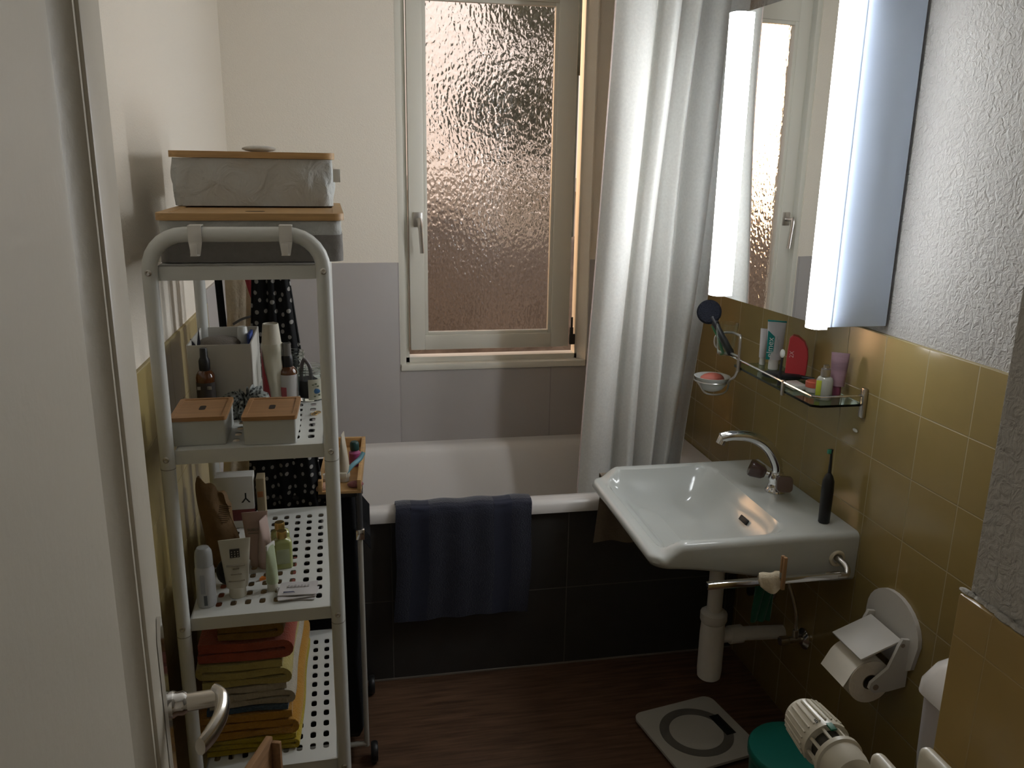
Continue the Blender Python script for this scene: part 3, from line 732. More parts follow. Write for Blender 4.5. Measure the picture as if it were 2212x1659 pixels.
def squeeze_tube(name, label, cat, loc, rotz, w, h, dep, m, cap_m, cap_h=.018, cap_r=None, lean=0, group=None, wtop=None):
    t = thing(name, label, cat, loc, rotz, group)
    t.rotation_euler = (math.radians(lean), 0, rotz)
    wt = wtop or w; r0 = cap_r or dep*.42
    rings = []; n = 28
    for k in range(9):
        s = k/8; z = cap_h+(h-cap_h)*s
        a = (w*.5*(.80)*(1-s)+wt*.5*s); bb = dep*.5*(1-s**1.6)+.0012
        rings.append([(a*math.copysign(abs(math.cos(2*PI*i/n))**.8, math.cos(2*PI*i/n)), bb*math.sin(2*PI*i/n), z) for i in range(n)])
    B().loft(rings).build('tube', m, t, 50)
    B().lathe([(r0*.95, 0), (r0, .002), (r0*.96, cap_h+.001)], seg=24).build('cap', cap_m, t)
    return t
FACE = math.radians(-29)   # turned to face the room door
def front(M4): return M4
def label_text(t, txt, size, x, z, y, m, rot=0, name='lettering'):
    M = T(x, y, z) @ RX(90) @ RZ(rot)
    return B().text(txt, size, M).build(name, m, t)
TEAL = mat('teal_print', (.0, .24, .22), .5)
def toothpaste():
    t = squeeze_tube('toothpaste_tube', 'white and teal toothpaste tube standing on the glass shelf', 'toothpaste', (1.190, 2.165, GZ+.0005), math.radians(-33), .052, .142, .034, mat('toothpaste_white', (.50, .50, .50), .4), WPLAST, .03)
    b = B(); b.box((-.026, -.002, .138), (.026, .002, .1425), .0005); b.build('crimp', TEAL, t, label='teal crimped end')
    b = B(); b.prism([(-.021, .03), (-.003, .03), (-.001, .098), (-.021, .115)], 0, .0008, M=Matrix(((1, 0, 0, 0), (0, 0, 1, -.0165), (0, 1, 0, 0), (0, 0, 0, 1)))); b.build('label_band', TEAL, t)
    label_text(t, 'elmex', .024, -.0115, .066, -.0168, mat('white_print', (.75, .78, .76), .5), 90)
    b = B(); b.box((.006, -.0168, .04), (.0068, -.0150, .10)); b.box((.010, -.0168, .05), (.0108, -.0140, .09)); b.build('print_line', mat('grey_print', (.25, .3, .3), .5), t)
toothpaste()
def shelf_items():
    # small tube left of the toothpaste
    squeeze_tube('cosmetic_tube', 'slim white tube left of the teal toothpaste', 'cosmetic tube', (1.185, 2.222, GZ+.0005), math.radians(-40), .026, .108, .02, mat('white_tube', (.52, .50, .50), .4), WPLAST, .022)
    t = thing('eyelash_curler', 'small metal curler standing at the back of the glass shelf', 'beauty tool', (1.215, 2.232, GZ+.0005))
    b = B(); b.tube([(0, 0, .003), (0, .002, .05), (.002, 0, .115)], .0022, 8); b.build('rod', DULLMETAL, t)
    b = B(); b.tube([(.010*math.cos(2*PI*k/16), 0, .030+.012*math.sin(2*PI*k/16)) for k in range(16)], .0022, 8, closed=True); b.build('loop', DULLMETAL, t)
    t = thing('cosmetic_case', 'red curved plastic case with 2X print on the glass shelf', 'cosmetic case', (1.200, 2.060, GZ+.0005), math.radians(-33))
    prof = [(.0, .0), (.027, 0), (.030, .02), (.031, .06), (.028, .085), (.018, .105), (.0, .118), (-.014, .120), (-.022, .112), (-.025, .06), (-.026, .0)]
    M = Matrix(((1, 0, 0, 0), (0, 0, 1, 0), (0, 1, 0, 0), (0, 0, 0, 1)))
    b = B(); b.loft([[(x*s, z*1+(0), y) for x, z in prof] for y, s in ((-.014, .93), (-.012, 1), (.012, 1), (.014, .93))], M=M); b.build('case', mat('red_plastic', (.52, .045, .05), .35), t)
    label_text(t, '2X', .016, -.012, .068, -.0145, mat('pale_print', (.75, .5, .5), .5), 90)
    t = thing('hairbrush', 'flat black oval brush lying on the glass shelf', 'brush', (1.165, 2.065, GZ+.0005), math.radians(-30))
    B().lathe([(.030, 0), (.033, .004), (.033, .010), (.028, .014)], seg=26, sx=1.65, sy=.75).build('pad', BLACKP, t)
    B().tube([(.045, 0, .007), (.06, -.005, .007), (.085, -.008, .006)], [.006, .005, .004], 8).build('handle', BLACKP, t)
    t = thing('toothbrush', 'black toothbrush with white bristles leaning on the shelf rail', 'toothbrush', (1.112, 1.985, GZ+.0005))
    B().tube([(0, 0, 0), (.003, .002, .05), (.006, .004, .078)], [.0045, .0035, .0028], 10).build('handle', BLACKP, t)
    B().sphere((.003, .000, .088), .0085, 12, (.8, .8, 1.4)).build('bristles', mat('bristle_white', (.6, .62, .58), .7), t)
    t = thing('jar', 'small flat jar with red lid on the glass shelf', 'jar', (1.175, 1.918, GZ+.0005))
    B().lathe([(.019, 0), (.020, .003), (.020, .012)], seg=22).build('pot', mat('frosted_pot', (.5, .47, .42), .4), t)
    B().lathe([(.021, .0125), (.021, .026), (.019, .028)], seg=22).build('lid', mat('red_lid', (.45, .09, .05), .4), t)
    t = thing('spatula', 'small pale plastic spoon behind the red-lidded jar', 'spatula', (1.205, 1.925, GZ+.0005))
    B().sphere((0, 0, .046), .010, 10, (1, .35, 1.3)).build('blade', WPLAST, t)
    B().tube([(0, 0, 0), (0, 0, .04)], .003, 8).build('stem', WPLAST, t)
    o = B().box((1.125, 1.93, GZ+.0005), (1.165, 1.985, GZ+.014), .003).build('plastic_box', mat('clear_box', (.42, .42, .38), .25), angle=50)
    tag(o, 'low clear plastic box lying by the black toothbrush', 'box')
    squeeze_tube('cosmetic_tube', 'purple and grey tube standing behind the silver-capped bottle', 'cosmetic tube', (1.205, 1.860, GZ+.0005), math.radians(-36), .044, .115, .026, mat('mauve_tube', (.28, .17, .20), .35, var=.5, vscale=18, stretch=(.2, .2, 1)), mat('purple_cap', (.24, .06, .11), .4), .03)
    t = thing('bottle', 'small clear bottle with silver cap and lime label', 'bottle', (1.160, 1.845, GZ+.0005), math.radians(-36))
    B().lathe([(.018, 0), (.019, .003), (.0185, .05), (.015, .057), (.010, .06)], seg=24, sx=1.1, sy=.8).build('body', mat('grey_lotion', (.30, .30, .26), .15), t)
    B().lathe([(.012, .06), (.012, .078), (.010, .08), (.007, .081), (.007, .088)], seg=22).build('cap', DULLMETAL, t)
    b = B(); b.box((-.0185, -.0158, .004), (-.006, -.0135, .050), .0005); b.build('label', mat('lime_label', (.32, .36, .03), .5), t)
shelf_items()
o = B().sphere((XR-.002, 1.811, .964), .007, 10, (.3, 1.6, .7)).build('wall_adhesive', WPLAST); tag(o, 'small white chip stuck on the yellow tiles above the toothbrush', 'wall mark')

# ================================================================ FLOOR THINGS
def bathroom_scale():
    t = thing('bathroom_scale', 'white square bathroom scale with grey ring on the floor', 'bathroom scale', (.935, 1.935, 0), math.radians(11))
    b = B(); b.loft([[(x, y, z) for x, y in rrect(.272, .272, .03, 6)] for z in (.012, .020)]); b.loft([[(x, y, z) for x, y in rrect(.24, .24, .03, 6)] for z in (.0, .0119)]); b.build('platform', mat('scale_white', (.50, .48, .43), .2), t)
    n = 48; b = B()
    b.loft([[(r*math.cos(2*PI*i/n), r*math.sin(2*PI*i/n), z) for i in range(n)] for r, z in ((.078, .0202), (.078, .0208), (.106, .0208), (.106, .0202))], False, False); b.build('ring', mat('scale_ring', (.20, .19, .17), .35, metal=.3), t)
    B().box((.074, -.045, .0205), (.106, .045, .0215), .0004).build('display', mat('dark_display', (.02, .022, .02), .15), t)
bathroom_scale()
def bin_():
    t = thing('waste_bin', 'round teal green bin with flat lid beside the radiator', 'bin', (1.005, 1.555, 0))
    gm = mat('teal_bin', (.008, .12, .095), .4)
    B().lathe([(.085, 0), (.088, .004), (.1, .225)], seg=40).build('bucket', gm, t)
    B().lathe([(.103, .226), (.105, .23), (.105, .246), (.102, .25), (.09, .2515)], seg=40).build('lid', mat('teal_bin_lid', (.010, .14, .11), .35), t)
bin_()

def radiator():
    t = thing('radiator', 'cream panel radiator with two panels at the lower right', 'radiator', (.60, .2, 0))
    rm = mat('radiator_enamel', (.60, .56, .46), .3)
    for x0, nm in ((-.030, 'front_panel'), (.032, 'rear_panel')):
        b = B(); b.box((x0-.009, -.50, .12), (x0+.009, .52, .96), .0085, 4); b.build(nm, rm, t)
    b = B()
    for k in range(8): b.box((-.02, -.45+k*.12, .15), (.024, -.445+k*.12, .93))
    b.build('convector_fin', rm, t)
    B().box((.04, .0, .3), (.0705, .03, .34)).build('bracket', rm, t)
    v = thing('radiator_valve', 'cream thermostat valve head on the radiator end', 'thermostat valve', (.555, .72, .915))
    M = RX(-90)
    B().lathe([(.0265, .118), (.0265, .119), (.0300, .074), (.0305, .068)][::-1] if False else [(.0305, .068), (.0300, .074), (.0262, .124), (.022, .131), (.010, .1335), (.001, .134)], seg=40, M=M).build('head', rm, v)
    rb = B()
    for k in range(24):
        a = 2*PI*k/24; c, s = math.cos(a), math.sin(a)
        rb.tube([(.0306*c, .077, .0306*s), (.0268*c, .122, .0268*s)], .0013, 6)
    rb.build('grip_ribs', rm, v)
    B().lathe([(.021, .046), (.021, .068)], seg=24, M=M).build('inner_sleeve', mat('dark_sleeve', (.05, .045, .035), .6), v)
    cg = B()
    for k in range(9):
        a = 2*PI*(k+.5)/9; c, s = math.cos(a), math.sin(a); cg.box((-.0016, .044, .0235), (.0016, .071, .0275), M=RY(math.degrees(a)))
    cg.build('cage_bar', rm, v)
    B().lathe([(.016, .008), (.024, .012), (.027, .024), (.0275, .038), (.0305, .040), (.0305, .046), (.022, .047)], seg=36, M=M).build('collar', rm, v)
    b = B(); b.lathe([(.014, -.012), (.0145, .010)], seg=18, M=M); b.lathe([(.017, -.03), (.017, -.012)], seg=6, M=M); b.build('valve_body', mat('painted_brass', (.42, .36, .28), .3, metal=.5), v)
    b = B(); b.tube([(0, -.004, 0), (.0, -.014, -.02), (0, -.03, -.06)], .010, 10); b.build('pipe', rm, v)
    B().box((-.004, .058, .0282), (.004, .071, .0305), .0005).build('marker', mat('green_marker', (.0, .12, .06), .5), v)
    B().text('5', .009, T(-.012, .078, .0285) @ RY(-24)).build('lettering', BLACKP, v)
radiator()

# ================================================================ DOOR
def door():
    d = bpy.data.objects.new('door_1', None); COL.objects.link(d); d['kind'] = 'structure'; d['label'] = 'off-white panelled door standing open on the left'
    d.location = (-.211, .842, 0); u = Vector((.105, -.9945, 0)); d.rotation_euler = (0, 0, math.atan2(u.y, u.x))
    # local: +x toward the hinge, +y is the face seen
    W, Hh, th = .78, 2.02, .04
    b = B(); b.box((0, -th, .01), (.098, 0, Hh), .003); b.box((W-.098, -th, .01), (W, 0, Hh), .003); b.box((.09, -th, .01), (W-.09, 0, .16), .002); b.box((.09, -th, Hh-.12), (W-.09, 0, Hh), .002)
    b.box((.0, -th, .01), (-.010, -.018, Hh), .001); b.build('stile', DOOR_PAINT, d)
    b = B()
    for z0, z1 in ((.16, Hh-.12),):
        b.loft([[(x, y, z0) for x, y in ((.0975, -.02), (.0975, -.004), (.112, -.003), (.116, -.009), (.135, -.0175), (.135, -.02))], [(x, y, z1) for x, y in ((.0975, -.02), (.0975, -.004), (.112, -.003), (.116, -.009), (.135, -.0175), (.135, -.02))]])
    b.build('moulding', DOOR_PAINT, d)
    B().box((.09, -.03, .15), (W-.09, -.017, Hh-.11)).build('panel', DOOR_PAINT, d)
    p = B(); P = [(-.012, -.17), (.012, -.17), (.012, .105), (0, .125), (-.012, .105)]
    p.prism([(x+.040, z+1.03) for x, z in P], .0005, .004, M=Matrix(((1, 0, 0, 0), (0, 0, 1, 0), (0, 1, 0, 0), (0, 0, 0, 1)))); p.cyl((.04, .003, .92), (.04, .0065, .92), .010)
    pl = p.build('lock_plate', CHROME, d, label='narrow chrome lock plate')
    h = B(); z = 1.052
    h.lathe([(.013, 0), (.014, .004), (.012, .008), (.0125, .014), (.010, .018)], seg=20, M=T(.04, .004, z) @ RX(-90))
    h.build('rosette', CHROME, pl)
    h = B(); h.tube([(.04, .018, z), (.04, .050, z)], .0095, 16)
    h.tube([(.034, .048, z+.003), (.046, .056, z), (.066, .055, z-.005), (.088, .046, z-.009), (.102, .037, z-.011)], [.010, .012, .0125, .012, .010], 14, smooth=5, sq=(1.15, .6))
    h.build('door_handle', mat('worn_nickel', (.62, .58, .52), .25, metal=1), d, label='worn nickel lever handle')
door()

# ================================================================ SHELVING UNIT
S0 = Vector((-.1885, 1.45, 0)); SR = .022
def sw(x, y, z=0):   # shelf coordinates to room coordinates
    return (S0.x+x*math.cos(SR)-y*math.sin(SR), S0.y+x*math.sin(SR)+y*math.cos(SR), z)
TR = (1.4327, 1.111, .785, .446)
def shelving():
    t = thing('shelving_unit', 'white steel shelving unit with perforated shelves against the left wall', 'shelving unit', S0, SR)
    X, D, R = .1388, .50, .0125
    for y, nm in ((0, 'front_frame'), (D, 'rear_frame')):
        pts = [(-X, y, 0), (-X, y, .4), (-X, y, 1.0), (-X, y, 1.425)]
        c = .058; zt = 1.4835
        pts += [(-X+c-c*math.cos(PI/2*k/7), y, zt-c+c*math.sin(PI/2*k/7)) for k in range(8)]
        pts += [(-q[0], q[1], q[2]) for q in pts[::-1]]
        b = B(); b.tube(pts, R, 14); f = b.build(nm, WSTEEL, t)
        if y == 0:
            for z in (TR[1]-.012, TR[2]-.012, TR[3]-.012):
                for s in (-1, 1):
                    g = B(); g.lathe([(.0129, 0), (.0129, .0015)], (s*X, 0, z-.018), 16); g.build('tube_joint', mat('joint_shadow', (.30, .29, .26), .5), f)
            for z in (TR[0]-.010, TR[1]-.010, TR[2]-.010, TR[3]-.008):
                for s in (-1, 1):
                    g = B(); g.lathe([(.0055, 0), (.0055, .0015), (.0035, .0030), (.0022, .0022), (.002, .001)], seg=16, M=T(s*X, -.0122, z) @ RX(90)); g.build('screw', DULLMETAL, f, label='steel hex bolt')
    px, py, nx, ny, hw, hd = .0265, .0355, 9, 12, .0058, .0098
    for z in TR:
        b = B()
        if z == TR[0]:
            b.box((-.1255, .004, z-.002), (.1255, D-.004, z))
        else:
            gx = [-.1255]+[-.1085+px*(k-.5) for k in range(nx+1)]+[.1255]; gy = [.006]+[.050+py*(k-.5) for k in range(ny+1)]+[D-.006]
            for zz in (z, z-.0016):
                for i in range(len(gx)-1):
                    for j in range(len(gy)-1):
                        x0, x1, y0, y1 = gx[i], gx[i+1], gy[j], gy[j+1]
                        if 0 < i <= nx and 0 < j <= ny:
                            cx, cy = (x0+x1)/2, (y0+y1)/2
                            h = rrect(2*hw, 2*hd, .0042, 2, cx, cy); n = len(h)
                            o = []
                            for (a, c) in h:
                                dx, dy = a-cx, c-cy; s = min((px/2)/abs(dx) if dx else 9e9, (py/2)/abs(dy) if dy else 9e9); o.append((cx+dx*s, cy+dy*s))
                            hv = [b.bm.verts.new((a, c, zz)) for a, c in h]; ov = [b.bm.verts.new((a, c, zz)) for a, c in o]
                            for k in range(n): b.bm.faces.new((hv[k], hv[(k+1) % n], ov[(k+1) % n], ov[k]))
                            for (sx, sy) in ((1, 1), (-1, 1), (-1, -1), (1, -1)):
                                c = (cx+sx*px/2, cy+sy*py/2)
                                # corner wedge
                                cand = sorted(ov, key=lambda v: (v.co.x-c[0])**2+(v.co.y-c[1])**2)
                                e1 = [v for v in cand if abs(abs(v.co.x-cx)-px/2) < 1e-6 and (v.co.y-cy)*sy > 0 and (v.co.x-cx)*sx > 0][:1]
                                e2 = [v for v in cand if abs(abs(v.co.y-cy)-py/2) < 1e-6 and (v.co.x-cx)*sx > 0 and (v.co.y-cy)*sy > 0][:1]
                                if e1 and e2 and e1[0] is not e2[0]: b.bm.faces.new((e1[0], b.bm.verts.new((c[0], c[1], zz)), e2[0]))
                        else:
                            b.bm.faces.new([b.bm.verts.new(p) for p in ((x0, y0, zz), (x1, y0, zz), (x1, y1, zz), (x0, y1, zz))])
        h = .025
        for (y0, y1) in ((.004, .0062), (D-.0062, D-.004)): b.box((-.1255, y0, z-h), (.1255, y1, z))
        for s in (-1, 1): b.box((s*.1255-.001, .004, z-h), (s*.1255+.001, D-.004, z))
        b.box((-.128, .006, z-h+.004), (.128, .009, z-.004))
        b.build('shelf', WSTEEL, t, 30)
shelving()
for k, (x, where) in enumerate(((-.0625, 'left'), (.080, 'right'))):
    b = B(); w = .0105
    b.box((-w, -.0150, -.012), (w, -.0128, .0146), .0006); b.box((-w, -.0150, .0131), (w, .014, .0150), .0006); b.box((-w, .0128, -.004), (w, .0150, .0148), .0006)
    b.prism([(-w, -.012), (w, -.012), (w*.62, -.034), (-w*.72, -.034)], 0, .0018, M=Matrix(((1, 0, 0, 0), (0, 0, 1, -.0150), (0, 1, 0, 0), (0, 0, 0, 1))))
    b.box((-w*.72, -.026, -.034), (w*.62, -.0135, -.032), .0006); b.box((-w*.68, -.026, -.034), (w*.3, -.0242, -.014), .0006)
    o = b.build('hook', WPLAST); o.location = sw(x, 0, 1.4842); o.rotation_euler.z = SR
    tag(o, f'white plastic hook over the shelf frame, the {where} one of two', 'hook', 'hooks over the shelf frame')

# ---------------------------------------------------------------- storage boxes on top
NONWOV = stucco('white_nonwoven_fabric', (.52, .53, .51), .9, 22)
def crumple_box(w, d, z0, z1, r=.02, seed=0, amp=.003):
    rnd = random.Random(seed); n = 10; rings = []
    base = rrect(w, d, r, 6); P = []
    for i in range(len(base)):
        a = Vector(base[i]); c = Vector(base[(i+1) % len(base)]); m = max(1, int((c-a).length/.012))
        P += [a+(c-a)*k/m for k in range(m)]
    ph = [rnd.uniform(0, 6.28) for _ in range(6)]
    for k in range(n+1):
        v = k/n; ring = []
        for i, p in enumerate(P):
            s = i/len(P)*2*PI; f = amp*math.sin(PI*v)*(math.sin(9*s+ph[0]+3*v)+.8*math.sin(17*s+ph[1]-4*v)+.6*math.sin(31*s+ph[2]+6*v))
            q = p*(1+f/.15); ring.append((q.x, q.y, z0+(z1-z0)*v))
        rings.append(ring)
    return rings
def storage_box(name, label, loc, rotz, w, d, h, felt, tab):
    t = thing(name, label, 'storage box', loc, rotz)
    if felt:
        B().loft(crumple_box(w-.006, d-.006, .0006, felt, .02, 4, .0006)).build('felt_base', fabric('grey_felt', (.24, .225, .21), weave=300), t, label='dark grey felt lower half')
    B().loft(crumple_box(w-.010, d-.010, (felt or .0006)+.0001, h-.013, .02, 9, .0028 if not felt else .001)).build('fabric_side', NONWOV, t, 70, label='crumpled white fabric side')
    b = B(); o = rrect(w, d, .022, 6); i = rrect(w-.036, d-.036, .012, 6)
    b.loft([[(x, y, h-.012) for x, y in o], [(x, y, h-.001) for x, y in o], [(x*.998, y*.998, h) for x, y in o], [(x, y, h) for x, y in i], [(x, y, h-.002) for x, y in i], [(x*.5, y*.5, h-.002) for x, y in i]])
    f = b.build('bamboo_lid', BAMBOO, t, label='bamboo lid with raised rim')
    B().loft([[(x, y, z) for x, y in rrect(.034, .016, .0078, 5, 0, -d*.5+.10)] for z in (h-.0025, h-.0017)]).build('finger_hole', mat('dark_hole', (.03, .02, .012), .9), f)
    if tab: B().box((w/2-.004, -d/2+.012, h-.055), (w/2+.010, -d/2+.0135, h-.030), .0003).build('tab', mat('white_tab', (.70, .70, .66), .8), t)
storage_box('storage_box', 'lower white and grey fabric box with bamboo lid on the shelf top', (-.172, 1.478+.205, 1.4335), SR+.004, .308, .41, .0825, .046, False)
storage_box('storage_box', 'upper white fabric box with bamboo lid stacked on the grey one', (-.188, 1.70+.15, 1.5165), .045, .306, .30, .102, 0, True)
o = B().sphere((-.178, 1.80, 1.6187+.0066), .018, 14, (1.9, 1.2, .36)).build('cotton_pad', fabric('soft_white', (.6, .58, .53)), angle=80); tag(o, 'small flat white pad lying on the upper box lid', 'pad')

# ---------------------------------------------------------------- second shelf
Z = TR[1]+.0006
def lid_box(label, cx, cy, rz):
    t = thing('lidded_box', label, 'box', (cx, cy, Z), rz, 'white boxes with bamboo lids')
    w, d, h = .0915, .125, .045
    b = B(); b.loft([[(x, y, 0) for x, y in rrect(w-.002, d-.002, .004, 3)], [(x, y, h) for x, y in rrect(w, d, .004, 3)]]); b.build('box', mat('white_box_plastic', (.50, .51, .48), .4), t)
    o = rrect(w+.004, d+.004, .006, 3); i = rrect(w-.012, d-.012, .003, 3)
    b = B(); b.loft([[(x, y, h+.0002) for x, y in o], [(x, y, h+.0075) for x, y in o], [(x, y, h+.0075) for x, y in i], [(x, y, h+.0063) for x, y in i]]); l = b.build('lid', BAMBOO_D, t, label='bamboo lid with slot')
    B().loft([[(x, y, z) for x, y in rrect(.011, .026, .004, 4)] for z in (h+.0060, h+.0067)]).build('slot', mat('dark_hole', (.03, .02, .012), .9), l)
lid_box('white box with bamboo lid at the shelf front by the left post', -.279, 1.538, SR)
lid_box('white box with bamboo lid at the shelf front beside the scrunchie', -.155, 1.527, SR-.03)

def white_box():
    t = thing('organiser_box', 'open square white box filled with toiletries on the second shelf', 'box', (-.278, 1.845, Z), SR)
    w, d, h = .126, .20, .125; b = B(); o = rrect(w, d, .004, 3); i = rrect(w-.005, d-.005, .003, 3)
    b.loft([[(x, y, 0) for x, y in o], [(x, y, h) for x, y in o], [(x, y, h) for x, y in i], [(x, y, .003) for x, y in i]]); b.build('box', mat('white_card', (.55, .53, .48), .6), t, 30)
    o1 = B().sphere((-.285, 1.82, Z+.112), .035, 14, (1.3, 1.1, .5)).build('pouch', fabric('taupe_pouch', (.22, .19, .16), bump=.6), angle=80); tag(o1, 'soft taupe pouch inside the open white box', 'pouch')
    o2 = thing('bottle', 'translucent bottle cap sticking out of the open white box', 'bottle', (-.238, 1.83, Z+.01))
    B().lathe([(.016, 0), (.016, .10), (.012, .112), (.010, .135), (.008, .137)], seg=18).build('body', mat('milky_plastic', (.58, .6, .58), .25), o2)
    o3 = B().box((-.226, 1.80, Z+.004), (-.220, 1.86, Z+.134), .001).build('blue_packet', mat('blue_packet', (.02, .05, .22), .4)); tag(o3, 'dark blue packet at the right side inside the white box', 'packet')
    b = B(); b.prism([(-.335, Z+.06), (-.318, Z+.06), (-.322, Z+.152), (-.328, Z+.11), (-.340, Z+.128)], 1.80, 1.802, M=Matrix(((1, 0, 0, 0), (0, 0, 1, 0), (0, 1, 0, 0), (0, 0, 0, 1)))); o4 = b.build('dark_packet', mat('dark_packet', (.03, .03, .05), .3)); tag(o4, 'torn dark sachet at the left corner of the white box', 'sachet')
white_box()

def spray_bottle(label, loc, r, h, kind):
    t = thing('spray_bottle', label, 'spray bottle', loc)
    B().lathe([(r*.94, 0), (r, .003), (r, h*.78), (r*.93, h*.86), (r*.72, h*.93), (r*.46, h*.97), (r*.42, h)], seg=28).build('glass_body', AMBER, t, label='amber glass bottle')
    B().lathe([(r*.56, h-.004), (r*.60, h+.0), (r*.60, h+.016), (r*.52, h+.02)], seg=22).build('collar', BLACKP, t)
    if kind == 'black':
        B().lathe([(r*.50, h+.02), (r*.42, h+.024), (r*.40, h+.040), (r*.36, h+.042)], seg=20).build('spray_head', BLACKP, t)
        b = B(); n = 20
        b.loft([[((r+.0004)*math.cos(a), (r+.0004)*math.sin(a), z) for a in [math.radians(190+160*k/n) for k in range(n+1)]] for z in (.012, .055)], False, False, False); lb = b.build('label', mat('dark_label', (.05, .04, .035), .5), t)
        for dz, dx in ((.045, -.011), (.045, .010)):
            B().box((dx-.003, -r-.0012, dz-.003), (dx+.003, -r*.9, dz+.003), M=T() ).build('label_mark', mat('pale_mark', (.42, .38, .32), .5), lb)
        B().text('fe', .010, T(.008, -r-.0006, .045) @ RX(90)).build('lettering', mat('pale_mark', (.42, .38, .32), .5), t)
    else:
        B().lathe([(r*.50, h+.02), (r*.47, h+.024), (r*.45, h+.044), (r*.44, h+.046)], seg=20).build('cap', mat('smoky_cap', (.16, .155, .15), .15, coat=.5), t, label='translucent grey cap')
        n = 26; b = B(); b.loft([[((r+.0005)*math.cos(a), (r+.0005)*math.sin(a), z) for a in [2*PI*k/n for k in range(n)]] for z in (.006, h*.76)], False, False); b.build('label', mat('pale_label', (.52, .51, .50), .6), t)
        b = B(); b.loft([[((r+.0010)*math.cos(a), (r+.0010)*math.sin(a), z) for a in [math.radians(205+55*k/10) for k in range(11)]] for z in (.008, .035)], False, False, False); b.build('label_square', mat('pinkred_print', (.38, .09, .10), .6), t)
spray_bottle('small amber glass bottle with black spray head before the white box', (-.302, 1.722, Z), .0185, .082, 'black')
spray_bottle('amber glass bottle with white label and grey cap beside the paper cups', (-.141, 1.745, Z), .0185, .080, 'white')

def scrunchie():
    P = []; rnd = random.Random(3); n = 90
    b = B(); R = .026; nu, nv = 120, 14; rings = []
    for i in range(nu):
        a = 2*PI*i/nu; rr = .0150+.0045*math.sin(a*17)+.003*math.sin(a*31+1)+rnd.uniform(-.001, .001)
        c = Vector((math.cos(a)*R, math.sin(a)*R*.8, .020+.004*math.sin(3*a)))
        rings.append([c+Vector((math.cos(a), math.sin(a), 0))*(rr*math.cos(2*PI*k/nv)*(1+.25*math.sin(5*2*PI*k/nv+a*9)))+Vector((0, 0, 1))*(rr*1.2*math.sin(2*PI*k/nv)) for k in range(nv)])
    V = [[b.bm.verts.new(p) for p in r] for r in rings]
    for i in range(nu):
        for k in range(nv): b.bm.faces.new((V[i][k], V[i][(k+1) % nv], V[(i+1) % nu][(k+1) % nv], V[(i+1) % nu][k]))
    m, nt, N, L, bs = _new('scrunchie_print'); _set(bs, **{'Roughness': .9})
    tc = N.new('ShaderNodeTexCoord'); vo = N.new('ShaderNodeTexVoronoi'); vo.inputs['Scale'].default_value = 150; L.new(tc.outputs['Object'], vo.inputs['Vector'])
    rp = N.new('ShaderNodeValToRGB'); rp.color_ramp.elements[0].position = .25; rp.color_ramp.elements[0].color = (.02, .022, .022, 1); rp.color_ramp.elements[1].position = .6; rp.color_ramp.elements[1].color = (.34, .36, .34, 1)
    L.new(vo.outputs['Distance'], rp.inputs[0]); L.new(rp.outputs[0], bs.inputs['Base Color'])
    o = b.build('scrunchie', m, angle=70); o.location = (-.217, 1.665, Z+.003); o.rotation_euler = (math.radians(18), math.radians(-8), .4)
    tag(o, 'black and white patterned hair scrunchie lying on the second shelf', 'hair tie')
scrunchie()

def cups():
    t = thing('paper_cups', 'tall stack of white paper cups in a red-edged sleeve', 'cups', (-.171, 1.745, Z))
    B().lathe([(.0200, .120), (.0200, .1265), (.0160, .166), (.0155, .1675), (.0143, .1675), (.0140, .165), (.001, .165)], seg=26).build('top_cup', mat('cup_paper', (.58, .55, .46), .7), t)
    n = 28; b = B(); rings = []
    for k in range(14):
        z = .0005+.126*k/13; r = .0208+.0006*math.sin(k*1.7)+(.0012 if k == 12 else 0); rings.append([((r+.0012*math.sin(5*a+k*.5))*math.cos(a), (r+.0012*math.sin(5*a+k*.5))*math.sin(a), z) for a in [2*PI*i/n for i in range(n)]])
    b.loft(rings); b.build('sleeve', mat('cloudy_sleeve', (.56, .54, .44), .3), t, 60)
    b = B(); b.loft([[((.0226)*math.cos(a), (.0226)*math.sin(a), z) for a in [math.radians(186+74*min(1, (1.15-v))*i/8) for i in range(9)]] for v, z in ((0, .004), (.3, .04), (.6, .075), (.85, .105), (1.0, .118))], False, False, False); b.build('printed_strip', mat('sleeve_red', (.36, .045, .06), .4), t, label='red printed strip')
cups()

def glass_jar(label, loc, r, h, fill, lbl):
    t = thing('glass_jar', label, 'jar', loc)
    B().lathe([(r*.95, 0), (r, .003), (r, h*.72), (r*.93, h*.78), (r*.95, h*.8), (r*.95, h), (r*.88, h), (r*.88, h*.78), (r*.94, h*.7), (r*.94, .006), (.001, .005)], seg=30).build('glass', CLEARG, t)
    rb = B()
    for z in (h*.84, h*.92): rb.tube([((r*.955)*math.cos(2*PI*k/28), (r*.955)*math.sin(2*PI*k/28), z) for k in range(28)], .0012, 6, closed=True)
    rb.build('screw_rim', CLEARG, t)
    if lbl:
        b = B(); b.loft([[((r+.0006)*math.cos(a), (r+.0006)*math.sin(a), z) for a in [math.radians(262+85*k/12) for k in range(13)]] for z in (.003, h*.66)], False, False, False); l = b.build('label', mat('cream_label', (.52, .52, .42), .6), t)
        b = B(); b.sphere((.012, -r*.94, .022), .0065, 10, (1.3, .25, .9)); b.build('label_print', mat('blue_print', (.05, .16, .35), .6), l)
        b = B()
        for (x, z) in ((.006, .036), (.012, .038), (.016, .033), (.009, .011), (.018, .014)): b.box((x-.002, -r-.001, z-.001), (x+.002, -r*.8, z+.001))
        b.build('label_print', mat('olive_print', (.14, .17, .10), .6), l)
    return t
glass_jar('glass jar with illustrated label holding a hair clip, by the right post', (-.097, 1.765, Z), .0285, .072, 0, True)
